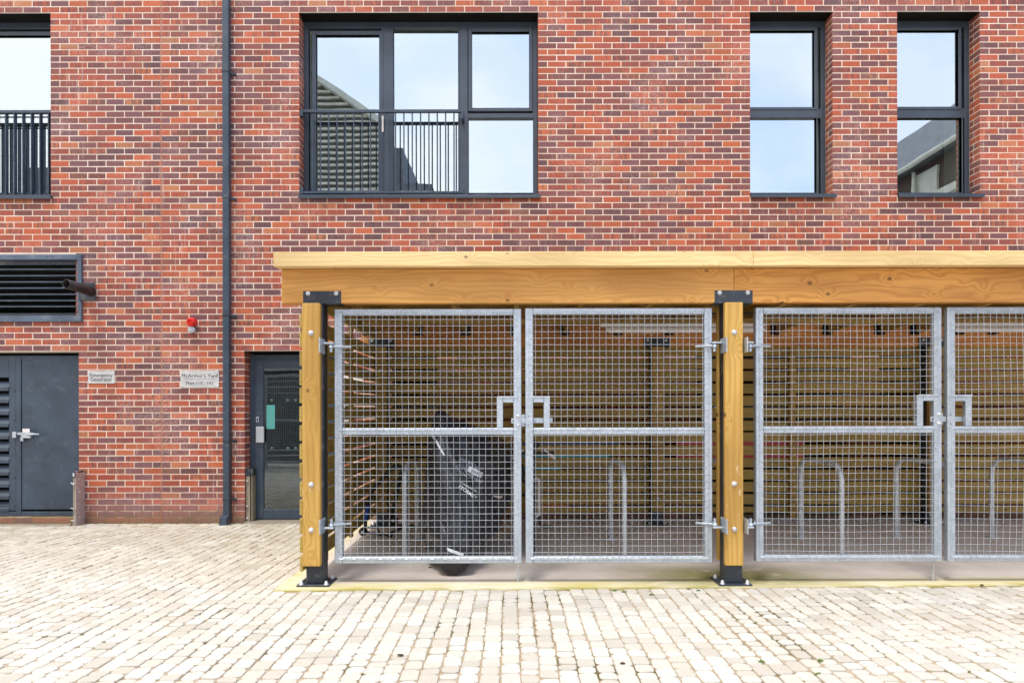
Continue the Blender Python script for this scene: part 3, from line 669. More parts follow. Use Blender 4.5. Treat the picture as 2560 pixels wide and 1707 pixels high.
sign(220.5, 287, 927, 958.5, 'wall_sign', 'small brushed steel sign reading Emergency Generator beside the grey steel door', [('Emergency', .063, 938), ('Generator', .063, 948.6)])
sign(451.5, 547.5, 926.5, 968.5, 'wall_sign', 'larger brushed steel sign reading McArthur’s Yard Flats 110-142 left of the downpipe', [("McArthur's Yard", .066, 939.5), ('Flats 110 - 142', .056, 958)], 947.5)

ex = thing('exhaust_pipe', 'short sooty brown exhaust pipe with a slanted mouth on a black wall plate', 'exhaust', (PX(227, 8.3), 8.3, PZ(727, 8.3)))
d = MB(); d.box(PX(198.5, 8.36), PX(240.3, 8.36), 8.345, 8.353, PZ(750.5, 8.35, 220), PZ(708, 8.35, 220), .001)
for a in (201.5, 237):
    for b in (712, 747): d.lathe((PX(a, 8.345), 8.345, PZ(b, 8.345, 220)), (0, -1, 0), [(.009, 0), (.006, .005), (0, .005)], 6)
d.build('wall_plate', M['anth_d'], ex)
t = NT('sooty_rusty_steel'); v = t.obj(); M['soot'] = t.fin(t.mix(t.step(t.noise(v, 12, 5, .6), .4, .65), (.022, .016, .017), (.05, .034, .032)), .5, .3)
c = P(226, 727, 8.34); rr = .056; n = 24; vs_ = []; fs = []
for ri, (rad, dz) in enumerate(((rr, 0), (rr, 1), (rr-.004, 1), (rr-.004, .2))):
    for k in range(n):
        a = 2*math.pi*k/n; x_, z_ = math.cos(a)*rad, math.sin(a)*rad
        yy = 8.345 if dz == 0 else (7.88-.02*math.cos(a) if dz == 1 else 8.2)
        vs_.append((c.x+x_, yy, c.z+z_))
for ri in range(3):
    for k in range(n): fs.append((ri*n+k, ri*n+(k+1) % n, (ri+1)*n+(k+1) % n, (ri+1)*n+k))
d = MB(); d.add(vs_, fs, 0, True); d.add(vs_[3*n:], [tuple(range(n))]); d.build('pipe', M['soot'], ex)
d = MB(); d.lathe((c.x, 8.345, c.z), (0, -1, 0), [(.066, 0), (.064, .012), (.059, .02), (.0575, .03)], 24); d.build('collar', M['soot'], ex)

# flood barrier posts
fp = thing('flood_barrier_post', 'pale steel flood barrier post with a black cap numbered 2 right of the generator door', 'flood barrier', (PX(190, 8.3), 8.3, -.05), 'flood barrier posts')
xn = PX(189.5, 8.205); xw = PX(181, 8.205); zt, zb2 = PZ(1180, 8.205, 190), -.05
d = MB(); d.box(xn-.006, xn, 8.205, 8.385, zb2, zt+.01, .001)
for yy in (8.26,):
    pass
sp_ = d.build('side_plate', M['plate'], fp)
for py in (1197, 1229, 1260, 1292):
    d = MB(); d.lathe((xn, 8.27, PZ(py, 8.27, 197)), (1, 0, 0), [(.013, 0), (.013, .003), (.009, .003), (.009, .012), (0, .012)], 8, smooth=False); d.build('bolt', M['bolt'], sp_)
d = MB(); d.box(xw+.002, xn-.007, 8.21, 8.24, zb2, zt, .002); d.box(xw+.002, xw+.008, 8.24, 8.38, zb2, zt, .001); d.build('channel', M['alu'], fp)
d = MB(); d.box(xw-.006, xn-.003, 8.2, 8.25, PZ(1193.5, 8.2, 185), zt+.008, .003); d.box(xw-.006, xn-.0, 8.25, 8.36, zt-.012, zt+.01, .003); cp = d.build('cap', M['anth_d'], fp)
text_mesh('2', .05, ((xw+xn)/2-.004, 8.198, PZ(1186.5, 8.2, 185)), M['text_w'], 'numeral', fp, offs=.0022)
for py in (1208, 1272, 1302):
    d = MB(); z = PZ(py, 8.19, 185); d.tube([((xw+xn)/2+.01, 8.21, z), ((xw+xn)/2, 8.185, z)], .007, 8); d.bar((xw-.01, 8.186, z+.012), (xn-.01, 8.186, z-.018 if py < 1210 else z+.004), .008, .01); d.build('wing_clamp', M['bolt'], fp)
fp = thing('flood_barrier_post', 'slim bronze coloured flood barrier post inside the left jamb of the glazed door', 'flood barrier', (PX(620, 8.5), 8.5, -.05), 'flood barrier posts')
d = MB(); y0 = 8.42; d.box(bx(4.5)+.006, PX(624.5, y0), y0, y0+.12, -.05, PZ(1174, y0, 620), .002); d.box(PX(627.5, y0), PX(629.5, y0), y0+.01, y0+.12, -.05, PZ(1174, y0, 620), .001)
d.build('channel', M['alu'], fp)
d = MB(); d.box(bx(4.5)-.004, PX(625, y0), y0-.005, y0+.1, PZ(1190, y0, 620), PZ(1172, y0, 620), .003); d.box(PX(626, y0), PX(631, y0), y0, y0+.1, PZ(1189, y0, 620), PZ(1173, y0, 620), .002); d.box(bx(4.5)-.004, PX(631, y0), y0+.02, y0+.12, PZ(1174, y0, 620), PZ(1171.5, y0, 620)); d.build('cap', M['anth_d'], fp)
for py in (1202, 1265, 1295):
    d = MB(); z = PZ(py, y0, 620); d.lathe((PX(618.5, y0), y0, z), (0, -1, 0), [(.012, 0), (.012, .004), (.007, .004), (.007, .018), (0, .018)], 8); d.bar((PX(616, y0), y0-.016, z), (PX(621, y0), y0-.016, z+.006), .006, .008); d.build('wing_clamp', M['bolt'], fp)
# entry keypad and white notice, seen through the side slats
kp = thing('door_entry_panel', 'dark door entry panel with a green light on the brick between door and shelter corner', 'intercom', (PX(872, 8.38), 8.38, PZ(1062, 8.38)))
d = MB(); d.box(PX(862, 8.38), PX(884, 8.38), 8.36, 8.387, PZ(1062, 8.38), PZ(1010, 8.38), .004); d.build('panel_body', M['grey_pl'], kp)
d = MB(); d.box(PX(864, 8.38), PX(873, 8.38), 8.356, 8.362, PZ(1026, 8.38), PZ(1013, 8.38), .001); d.build('screen', M['black'], kp)
d = MB(); d.box(PX(876, 8.38), PX(879.5, 8.38), 8.355, 8.362, PZ(1020.5, 8.38), PZ(1017, 8.38), .0005); d.build('indicator_light', M['led'], kp)
d = MB(); d.box(PX(858, 8.38), PX(908, 8.38), 8.378, 8.386, PZ(965, 8.38), PZ(936, 8.38), .001); solo(d, 'wall_notice', M['white'], 'white blank notice board on the brick behind the slatted side of the shelter', 'notice')

# ------------------------------------------------------------------ timber cycle shelter
sh = thing('cycle_shelter', 'timber cycle shelter with slatted sides and galvanised mesh gates in front of the brick wall', 'bike shelter', (1.7, 6.6, 0))
POSTX = [-1.5, 1.714, 4.928]
XR = 8.2
# fascia boards
fy = 5.128; fz0, fz1 = PZ(665, fy), PZ(628.5, fy)
for a, b in ((PX(684, fy), PX(1883.7, fy)), (PX(1884.3, fy), XR)):
    d = MB(); d.box(a, b, fy, fy+.045, fz0, fz1, .003); d.build('fascia_board', M['fascia'], sh)
d = MB(); d.box(PX(684, fy)+.001, PX(684, fy)+.045, fy+.046, 8.1, fz0+.002, fz1-.002, .003); d.build('side_fascia_board', M['fascia'], sh)
by = 5.228; bz0, bz1 = PZ(757.5, by), 2.42
for a, b in ((PX(704, by), 1.7165), (1.7185, XR)):
    d = MB(); d.box(a, b, by, by+.095, bz0, bz1, .004); d.build('front_beam', M['beam'] if a < 1 else M['beam2'], sh)
d = MB(); d.box(PX(684, fy)+.005, XR, fy+.046, by+.1, bz1+.004, fz1-.03); d.build('soffit_board', M['fascia'], sh)
# roof: deck boards, rafters, hangers, back beam
RZ = lambda y: 2.455-(y-5.2)*.028
d = MB(); y = 5.30
while y < 8.15:
    d.add([(PX(684, fy)+.06, y+.002, RZ(y)), (XR, y+.002, RZ(y)), (XR, y+.14, RZ(y+.14)), (PX(684, fy)+.06, y+.14, RZ(y+.14)),
           (PX(684, fy)+.06, y+.002, RZ(y)+.022), (XR, y+.002, RZ(y)+.022), (XR, y+.14, RZ(y+.14)+.022), (PX(684, fy)+.06, y+.14, RZ(y+.14)+.022)],
          [(0, 3, 2, 1), (4, 5, 6, 7), (0, 1, 5, 4), (2, 3, 7, 6), (0, 4, 7, 3), (1, 2, 6, 5)]); y += .1425
d.build('roof_deck', M['deck'], sh)
bbz0, bbz1 = 2.075, 2.345; bby = 7.99
d = MB(); d.box(-1.74, 1.7, bby, bby+.095, bbz0, bbz1, .004); d.box(1.703, XR, bby, bby+.095, bbz0, bbz1, .004); d.build('back_beam', M['bbeam'], sh)
rx = [PX(p, bby) for p in (918, 1045, 1165, 1288, 1412, 1545, 1672, 1802, 1938, 2068, 2198, 2286, 2395, 2480, 2610)]
for x in rx:
    d = MB(); h = .145
    d.add([(x-.022, 5.33, RZ(5.33)-.002-h), (x+.022, 5.33, RZ(5.33)-.002-h), (x+.022, 5.33, RZ(5.33)-.002), (x-.022, 5.33, RZ(5.33)-.002),
           (x-.022, bby-.004, RZ(bby)-.002-h), (x+.022, bby-.004, RZ(bby)-.002-h), (x+.022, bby-.004, RZ(bby)-.002), (x-.022, bby-.004, RZ(bby)-.002)],
          [(0, 1, 2, 3), (4, 7, 6, 5), (0, 4, 5, 1), (3, 2, 6, 7), (0, 3, 7, 4), (1, 5, 6, 2)])
    rf = d.build('rafter', M['raft'], sh)
    d = MB(); zz = RZ(bby)-h
    for sg in (-1, 1): d.box(x+sg*.023, x+sg*.055, bby-.008, bby-.003, zz-.02, zz+.1, 0); d.box(x+sg*.0235, x+sg*.027, bby-.08, bby-.008, zz-.02, zz+.09, 0)
    d.box(x-.026, x+.026, bby-.08, bby-.008, zz-.024, zz-.02); d.build('joist_hanger', M['black'], rf)
d = MB(); d.box(-1.5, XR, 6.9, 6.945, RZ(6.9)-.2, RZ(6.9)-.148, .002); d.build('cross_batten', M['deck'], sh)

def dome(mb, x, y, z, r=.021):
    mb.lathe((x, y, z), (0, -1, 0), [(r, -.001), (r, .003), (r*.8, .004), (r*.72, .011), (r*.45, .016), (0, .018)], 14)
# front post (built once, then copied)
def make_post(X, yc, top, back, bo=0):
    # origin kept in shelter space; steel core is the part
    d = MB(); hs = .066; y0 = yc-.07
    d.box(X-hs, X+hs, y0, y0+.14, .012, top, .006); p = d.build('post', M['anth_d'], sh)
    d = MB(); d.box(X-.125, X+.125, yc-.125, yc+.125, 0.001, .013, .002); bp = d.build('base_plate', M['anth_d'], p)
    for sx_ in (-.095, .095):
        for sy in (-.095, .095):
            d = MB(); d.lathe((X+sx_, yc+sy, .012), (0, 0, 1), [(.02, 0), (.02, .003), (.013, .003), (.012, .02), (.006, .028), (0, .029)], 10); d.build('anchor_bolt', M['bolt'], p)
    wx = X-.011 if not back else X
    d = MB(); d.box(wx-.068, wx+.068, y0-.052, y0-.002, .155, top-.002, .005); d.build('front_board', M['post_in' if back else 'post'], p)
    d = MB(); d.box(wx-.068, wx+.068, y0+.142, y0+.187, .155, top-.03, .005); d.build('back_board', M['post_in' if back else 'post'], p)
    d = MB(); d.box(X+bo-.148, X+bo+.148, y0-.008, y0-.001, top-.003, top+.098, .003); d.box(X+bo-.148, X+bo+.148, y0-.001, y0+.13, top-.003, top+.003, .001); d.build('head_bracket', M['anth_d'], p)
    for sx_ in (-.108, .108):
        d = MB(); d.lathe((X+bo+sx_, y0-.008, top+.078), (0, -1, 0), [(.018, 0), (.018, .003), (.014, .004), (.013, .014), (0, .015)], 6, smooth=False); d.build('coach_bolt', M['bolt'], p)
    zs = (1.925, .775, .43) if not back else (1.81, .66, .31)
    for z in zs:
        d = MB(); dome(d, wx, y0-.052, z); d.build('dome_bolt', M['bolt'], p)
    return p
p0 = make_post(POSTX[0], 5.305, bz0-.002, False, .063)
p1 = make_post(POSTX[1], 5.305, bz0-.002, False)
pn = dup(p1, Vector((POSTX[2]-POSTX[1], 0, 0)), sh)
q0 = make_post(POSTX[0], 8.04-.0, bbz0-.002, True)
for k in (1, 2): dup(q0, Vector((POSTX[k]-POSTX[0], 0, 0)), sh)
# studs
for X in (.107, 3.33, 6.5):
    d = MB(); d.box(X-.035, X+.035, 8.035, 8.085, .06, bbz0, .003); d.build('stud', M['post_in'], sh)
# side and back slats
rs = random.Random(5)
d = MB()
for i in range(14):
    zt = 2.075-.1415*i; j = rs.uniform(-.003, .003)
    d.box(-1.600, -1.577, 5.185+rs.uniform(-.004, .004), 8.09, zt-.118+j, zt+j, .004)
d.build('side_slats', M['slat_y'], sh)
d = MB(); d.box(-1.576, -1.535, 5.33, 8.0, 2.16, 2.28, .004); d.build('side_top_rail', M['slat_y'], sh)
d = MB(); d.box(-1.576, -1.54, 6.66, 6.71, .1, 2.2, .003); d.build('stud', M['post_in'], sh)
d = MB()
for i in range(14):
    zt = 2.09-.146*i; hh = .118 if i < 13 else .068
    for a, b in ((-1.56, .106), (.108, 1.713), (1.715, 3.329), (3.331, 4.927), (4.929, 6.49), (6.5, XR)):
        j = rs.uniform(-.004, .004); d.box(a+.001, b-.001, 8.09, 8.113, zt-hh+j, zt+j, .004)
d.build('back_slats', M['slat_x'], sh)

# gates
GY = 5.272
def gate(xa, xb2, ya, yb2, latch_right, hinge_px, warp=0, bolt=True, rs=3, full=True):
    rg = random.Random(rs)
    x0, x1, z0, z1 = PX(xa, GY), PX(xb2, GY), PZ(yb2, GY, (xa+xb2)/2), PZ(ya, GY, (xa+xb2)/2)
    d = MB(); W = .06
    ring(d, x0, x1, z0, z1, W, W, .052, .05, GY, GY+.056, .005)
    rz0, rz1 = z0+.992, z0+1.045   # mid rail
    d.box(x0+W, x1-W, GY+.0015, GY+.05, rz0, rz1, .005)
    # lock box
    bw = .19
    if latch_right: b0, b1 = x1-bw, x1
    else: b0, b1 = x0, x0+bw
    bz1_ = rz1+.24
    if latch_right: d.box(b0, b0+.048, GY+.002, GY+.045, rz1, bz1_, .004); d.box(b0+.048, x1-W, GY+.0025, GY+.045, bz1_-.045, bz1_, .004)
    else: d.box(b1-.048, b1, GY+.002, GY+.045, rz1, bz1_, .004); d.box(x0+W, b1-.048, GY+.0025, GY+.045, bz1_-.045, bz1_, .004)
    gt = d.build('gate', M['galv'], sh)
    # mesh
    m = MB(); e = .028; mx0, mx1, mz0, mz1 = x0+e, x1-e, z0+.033, z1-.033; r = .00145
    nx = int(round((mx1-mx0)/.05)); nzn = int(round((mz1-mz0)/.05))
    def wv(x, z):
        if not warp: return 0, 0
        return warp*math.sin(2.2*z+1.3+x)*math.sin((x-x0)/(x1-x0)*math.pi), 0
    def inbox(x, z): return (b0-.0 < x < b1+.0) and (rz0+.02 < z < bz1_+.0)
    for ix in range(nx+1):
        x = mx0+(mx1-mx0)*ix/nx+rg.uniform(-.0012, .0012)
        segs = [(mz0, mz1)]
        if b0-.003 < x < b1+.003 and 0 < ix < nx: segs = [(mz0, rz0+.03), (bz1_-.012, mz1)]
        if ix in (0, nx) and (b0-.003 < x < b1+.003): segs = [(mz0, rz0+.03), (bz1_-.012, mz1)]
        for a, b in segs:
            k = max(2, int((b-a)/.12)); pts = []
            for q in range(k+1):
                z = a+(b-a)*q/k; dx, dy = wv(x, z); pts.append((x+dx+rg.uniform(-.0007, .0007), GY-.0062, z))
            m.tube(pts, r, 5, True)
    for iz in range(nzn+1):
        z = mz0+(mz1-mz0)*iz/nzn+rg.uniform(-.0008, .0008)
        a, b = mx0-.004, mx1+.004
        if rz0+.03 < z < bz1_-.012: a, b = (a, b0+.012) if latch_right else (b1-.012, b)
        k = 12; m.tube([(a+(b-a)*q/k, GY-.0022, z+rg.uniform(-.0007, .0007)+(warp*.25*math.sin(q*.7+z*3))) for q in range(k+1)], r, 5, True)
    m.build('mesh_panel', M['wire'], gt)
    m = MB(); m.box(mx0, mx1, GY-.004, GY+.001, mz0-.004, mz0+.012, .001)
    for ix in range(0, nx, 2): m.box(mx0+.05*ix+.012, mx0+.05*ix+.04, GY-.0065, GY-.001, mz0-.003, mz0+.005, .002)
    m.box(mx0, mx1, GY-.004, GY+.001, rz0+.036, rz0+.042, .001); m.build('weld_strip', M['wire'], gt)
    m = MB(); m.box(b0+.01 if latch_right else b0+.03, b1-.03 if latch_right else b1-.0, GY-.005, GY+.001, bz1_-.006, bz1_+.004, .001); m.build('box_edging', M['wire'], gt)
    # bolts / latch
    zl = rz1+.04
    if latch_right:
        for dz in (-.02, .05):
            m = MB(); dome(m, x1-.025, GY-.001, zl+dz, .012); m.build('bolt', M['bolt'], gt)
        m = MB(); m.box(x1-.078, x1+.04, GY+.016, GY+.021, zl-.005, zl+.034, .001); m.box(x1-.01, x1+.028, GY+.03, GY+.045, zl-.03, zl+.063, .001); m.build('latch_keep', M['galv'], gt)
        m = MB(); m.lathe((x1-.062, GY+.0155, zl+.014), (0, -1, 0), [(.007, 0), (.007, .001), (0, .001)], 10); m.build('padlock_hole', M['black'], gt)
    else:
        for dz in (-.02, .05):
            m = MB(); m.lathe((x0+.022, GY-.0002, zl+dz), (0, -1, 0), [(.005, 0), (.005, .001), (0, .001)], 8); m.build('bolt_hole', M['black'], gt)
        m = MB(); m.box(x0+.02, b1+.022, GY+.047, GY+.053, zl-.004, zl+.036, .001); m.lathe((x0+W+.012, GY+.047, zl+.016), (0, -1, 0), [(.011, 0), (.011, .012), (.006, .018), (0, .018)], 10); m.build('latch_bar', M['galv'], gt)
    if bolt:
        xb_ = x1-.028; m = MB(); m.tube([(xb_, GY+.07, .005), (xb_, GY+.07, .75)], .0075, 8); m.box(xb_-.02, xb_+.02, GY+.056, GY+.08, .5, .54, .002); m.build('drop_bolt', M['galv_d'], gt)
    # hinges at hinge_px side: plate on post, eye bolt through the stile
    for zc_, up in ((PZ(866, GY), 1), (PZ(1309, GY), -1)):
        hx = hinge_px; sg = 1 if latch_right else -1   # gate lies on +x side of the post when latch is right
        m = MB(); m.box(hx, hx+sg*.008, 5.12, 5.27, zc_-.058, zc_+.055, .002)
        m.bar((hx+sg*.008, 5.235, zc_+up*.022), (hx+sg*.082, 5.235, zc_+up*.022), .05, .014, b=.003)
        m.tube([(hx+sg*.062, 5.235, zc_+up*.032), (hx+sg*.062, 5.235, zc_-up*.045)], .012, 8)
        m.lathe((hx+sg*.062, 5.235, zc_-.011), (0, 0, 1), [(.02, 0), (.02, .02), (0, .02)], 12)
        ge = x0 if latch_right else x1
        for q in (5.14, 5.25):
            for zz in (-.04, .04): m.lathe((hx+sg*.008, q, zc_+zz), (sg, 0, 0), [(.006, 0), (.004, .004), (0, .004)], 6)
        m.tube([(hx+sg*.075, 5.24, zc_), (ge+sg*.122, GY+.03, zc_)], .009, 8)
        for q in (ge-sg*.008, ge+sg*.058): m.lathe((q, GY+.03, zc_), (sg, 0, 0), [(.016, 0), (.016, .008), (0, .008)], 6, smooth=False)
        m.build('hinge', M['galv'], gt)
    return gt
hl = POSTX[0]+.0665
g1 = gate(835.8, 1303.3, 771.6, 1408, True, hl, .002, True, 1); g1['label'] = 'mesh gate in front of the covered motorcycle, hinged on the corner post'
g2 = gate(1313.6, 1781, 769.5, 1407, False, POSTX[1]-.0825, .0, False, 2); g2['label'] = 'mesh gate with the sliding latch bar left of the middle post'
g3 = gate(1889.6, 2355, 768, 1403.5, True, POSTX[1]+.0665, .011, True, 3); g3['label'] = 'mesh gate with wavy wires right of the middle post'
g4 = gate(2369.5, 2838, 767, 1403.5, False, POSTX[2]-.0825, .014, False, 4); g4['label'] = 'mesh gate cut off by the right edge of the photo'

# strip lights hang from the rafters
def strip(xa, ln, label):
    z = 2.095; t_ = thing('strip_light', label, 'light', (xa+ln/2, 6.45, z), 'strip lights under the shelter roof')
    d = MB(); d.tube([(xa, 6.45, z), (xa+.03, 6.45, z), (xa+ln-.03, 6.45, z), (xa+ln, 6.45, z)], [.018, .03, .03, .018], 12); d.build('diffuser_tube', M['white'], t_)
    d = MB(); d.box(xa-.06, xa+ln, 6.42, 6.48, z+.028, z+.06, .006); d.build('batten_body', M['white'], t_)
    for f in (.15, .85):
        d = MB(); d.tube([(xa+ln*f, 6.45, z+.055), (xa+ln*f, 6.45, RZ(6.45)-.15)], .006, 6); d.build('drop_rod', M['galv_d'], t_)
    d = MB(); d.tube([(xa-.1, 6.45, z+.15), (xa+ln+.4, 6.45, z+.15)], .01, 6); d.build('conduit', M['black'], t_)
strip(PX(1516, 6.45), 1.5, 'long white tubular strip light under the roof behind the middle post')
strip(PX(2386, 6.45), 1.5, 'long white tubular strip light under the roof at the right edge')

# cycle stands
def stand():
    t_ = thing('cycle_stand', 'x', 'bike rack', (-.955, 6.62, 0), 'hoop cycle stands inside the shelter')
    y0, y1, h, rr = 6.2, 7.08, .835, .17; pts = [(-.955, y0, 0), (-.955, y0, h-rr)]
    for k in range(1, 9): a = math.pi/2*k/8; pts.append((-.955, y0+rr*(1-math.cos(a)), h-rr+rr*math.sin(a)))
    for k in range(0, 9): a = math.pi/2*k/8; pts.append((-.955, y1-rr+rr*math.sin(a), h-rr+rr*math.cos(a)))
    pts.append((-.955, y1, 0)); d = MB(); d.tube(pts, .024, 14); d.build('hoop', M['galv_d'], t_)
    for y in (y0, y1):
        d = MB(); d.lathe((-.955, y, .001), (0, 0, 1), [(.06, 0), (.06, .005), (.025, .008)], 20); d.build('flange', M['galv_d'], t_)
    return t_
s0 = stand()
sl_ = ['hoop cycle stand between the slatted side wall and the covered motorcycle', 'hoop cycle stand partly hidden behind the covered motorcycle beside the bicycle', 'hoop cycle stand standing alone in the middle of the left hand bay',
       'hoop cycle stand seen just left of the middle front post', 'hoop cycle stand nearest the middle post in the right hand bay', 'hoop cycle stand behind the meeting stiles of the right hand gates', 'hoop cycle stand at the right edge of the photo']
for i in range(7):
    o = s0 if i == 0 else dup(s0, Vector((-.955+.996*i, 6.62+(.04 if i > 3 else 0), 0)))
    o['label'] = sl_[i]

# ------------------------------------------------------------------ covered motorcycle
SEC = [(5.50, [(1106, 1424), (1092, 1400), (1092, 1370), (1104, 1335), (1122, 1315), (1142, 1315), (1160, 1335), (1174, 1370), (1176, 1400), (1162, 1424), (1142, 1437), (1122, 1436)]),
       (5.62, [(1100, 1416), (1084, 1388), (1080, 1340), (1083, 1280), (1092, 1200), (1112, 1150), (1140, 1160), (1165, 1220), (1180, 1290), (1185, 1360), (1168, 1408), (1135, 1424)]),
       (5.80, [(1082, 1398), (1070, 1360), (1068, 1280), (1074, 1200), (1083, 1110), (1099, 1052), (1125, 1064), (1165, 1115), (1195, 1200), (1203, 1290), (1193, 1372), (1135, 1408)]),
       (6.00, [(1075, 1388), (1062, 1330), (1063, 1250), (1069, 1150), (1076, 1070), (1095, 1026), (1125, 1038), (1178, 1073), (1225, 1140), (1227, 1240), (1215, 1340), (1140, 1392)]),
       (6.30, [(1072, 1368), (1062, 1300), (1065, 1220), (1072, 1130), (1083, 1066), (1105, 1034), (1150, 1053), (1215, 1080), (1260, 1140), (1260, 1230), (1243, 1325), (1150, 1370)]),
       (6.70, [(1100, 1345), (1092, 1290), (1095, 1220), (1100, 1150), (1110, 1100), (1135, 1068), (1190, 1075), (1253, 1098), (1291, 1150), (1288, 1215), (1256, 1275), (1170, 1345)]),
       (7.02, [(1150, 1320), (1145, 1280), (1145, 1220), (1150, 1160), (1165, 1120), (1190, 1100), (1230, 1098), (1275, 1110), (1306, 1160), (1298, 1216), (1262, 1255), (1190, 1310)]),
       (7.22, [(1195, 1270), (1190, 1245), (1190, 1215), (1195, 1185), (1205, 1165), (1215, 1155), (1235, 1150), (1262, 1160), (1278, 1185), (1272, 1215), (1250, 1240), (1210, 1265)])]
A = np.array([[tuple(P(a, b, D)) for a, b in pts] for D, pts in SEC])
def cr1(p0, p1, p2, p3, t_): return .5*((2*p1)+(-p0+p2)*t_+(2*p0-5*p1+4*p2-p3)*t_*t_+(-p0+3*p1-3*p2+p3)*t_**3)
nr, kc = 8, 10; rows = []
for i in range(len(A)-1):
    for q in range(nr): rows.append(cr1(A[max(i-1, 0)], A[i], A[i+1], A[min(i+2, len(A)-1)], q/nr))
rows.append(A[-1]); rows = np.array(rows); nn = 12*kc; fine = np.zeros((len(rows), nn, 3))
for k in range(12):
    for q in range(kc): fine[:, k*kc+q] = cr1(rows[:, (k-1) % 12], rows[:, k], rows[:, (k+1) % 12], rows[:, (k+2) % 12], q/kc)
du = np.roll(fine, -1, 1)-np.roll(fine, 1, 1); dv = np.gradient(fine, axis=0); nrm = np.cross(du, dv); nrm /= np.linalg.norm(nrm, axis=2, keepdims=True)+1e-9
cen = fine.mean(axis=1, keepdims=True); sg = np.sign((nrm*(fine-cen)).sum(axis=2).mean()); nrm *= sg if sg else 1
for i in range(fine.shape[0]):
    for k in range(nn):
        x_, y_, z_ = fine[i, k]
        # folds fall from the peak towards the front wheel: warped ridges plus creases
        ang = math.atan2(x_+.60-.22*(1.3-z_), max(1.45-z_, .05)); wq = noise.noise(Vector((x_*4, y_*3, z_*1.5)))
        f = math.sin(ang*26+wq*5+y_*4)*.016*min(1, (1.45-z_)*1.5)+noise.noise(Vector((x_*9, y_*5, z_*4)))*.024+noise.noise(Vector((x_*22+z_*12, y_*12, z_*14-x_*8)))*.007
        r_ = abs(noise.noise(Vector((x_*7+z_*5, y_*4+3, z_*3-x_*6))))
        f += -.02*math.exp(-(r_/.06)**2)
        f *= min(1, .15+z_*2.2)
        fine[i, k] += nrm[i, k]*f
        fine[i, k, 2] = max(fine[i, k, 2], .004)
mc = thing('covered_motorcycle', 'motorcycle wrapped in a creased black rain cover with reflective strips behind the left gate', 'motorcycle', (-.25, 6.3, 0))
d = MB(); vv = [tuple(p) for p in fine.reshape(-1, 3)]; rr_ = fine.shape[0]
fs = [(i*nn+k, i*nn+(k+1) % nn, (i+1)*nn+(k+1) % nn, (i+1)*nn+k) for i in range(rr_-1) for k in range(nn)]
c0 = tuple(fine[0].mean(axis=0)-np.array([0, .02, 0])); c1_ = tuple(fine[-1].mean(axis=0)); b0 = len(vv); vv += [c0, c1_]
fs += [(b0, (k+1) % nn, k) for k in range(nn)]+[(b0+1, (rr_-1)*nn+k, (rr_-1)*nn+(k+1) % nn) for k in range(nn)]
d.add(vv, fs, 0, True); cov = d.build('cover', M['cover'], mc)
bvh = BVHTree.FromPolygons([Vector(p) for p in vv], fs)
CO = Vector((0, 0, CAMZ))
def onc(px, py, off=.006):
    dr = (P(px, py, 6)-CO).normalized(); h = bvh.ray_cast(CO, dr)
    return (h[0] if h[0] is not None else P(px, py, 6.2))-dr*off
def decal(p00, p10, p11, p01, mat, name, nu=12, nv=4, off=.006):
    d = MB(); vs_ = []
    for j in range(nv+1):
        for i in range(nu+1):
            u_, v_ = i/nu, j/nv
            px = (p00[0]*(1-u_)+p10[0]*u_)*(1-v_)+(p01[0]*(1-u_)+p11[0]*u_)*v_; py = (p00[1]*(1-u_)+p10[1]*u_)*(1-v_)+(p01[1]*(1-u_)+p11[1]*u_)*v_
            vs_.append(onc(px, py, off))
    d.add(vs_, [(j*(nu+1)+i, j*(nu+1)+i+1, (j+1)*(nu+1)+i+1, (j+1)*(nu+1)+i) for j in range(nv) for i in range(nu)], 0, True); return d.build(name, mat, mc)
decal((1075, 1083), (1082, 1081), (1112, 1137), (1108, 1137), M['text_w'], 'reflective_strip', 4, 14)
decal((1117, 1368), (1159, 1383), (1158, 1391), (1118, 1376), M['text_w'], 'reflective_strip', 12, 4)
decal((1232, 1237), (1258, 1240), (1252, 1246), (1236, 1242), M['pvc'], 'reflective_strip', 8, 3)
decal((1150, 1138), (1206, 1170), (1210, 1214), (1140, 1166), M['tape'], 'taped_pocket', 16, 12, .004)
decal((1140, 1166), (1175, 1188), (1186, 1200), (1148, 1186), M['tape'], 'taped_pocket', 12, 8, .004)
lab = decal((1174, 1164), (1208, 1182), (1203, 1194), (1167, 1177), M['text_w'], 'address_label', 10, 5, .010)
for k in range(4):
    a = .25+.15*k; decal((1181+(-6)*a, 1169+13*a), (1204-5*a, 1181+12*a), (1204-5*a-.3, 1181.8+12*a), (1181-6*a-.3, 1169.8+13*a), M['text'], 'printed_line', 6, 1, .012)
def cover_text(s, size, pa, pb, off=.008):
    cu = bpy.data.curves.new('t', 'FONT'); cu.body = s; cu.size = 1; cu.offset = .02; ob = bpy.data.objects.new('t', cu); COL.objects.link(ob); bpy.context.view_layer.update()
    me = bpy.data.meshes.new_from_object(ob.evaluated_get(bpy.context.evaluated_depsgraph_get())); bpy.data.objects.remove(ob)
    wd = max(v.co.x for v in me.vertices); e = Vector((pb[0]-pa[0], pb[1]-pa[1])); u_ = e.normalized(); n_ = Vector((u_.y, -u_.x)); base = LOCS[mc.name]
    for v in me.vertices:
        q = Vector(pa)+e*(v.co.x/wd)+n_*(v.co.y*size); v.co = onc(q.x, q.y, off)-base
    me.materials.clear(); me.materials.append(M['text_w']); o = bpy.data.objects.new('printed_lettering', me); COL.objects.link(o); o.parent = mc
cover_text('OXFORD', 6, (1150, 1207), (1190, 1230)); cover_text('STORMEX', 12, (1145, 1218), (1190, 1248))

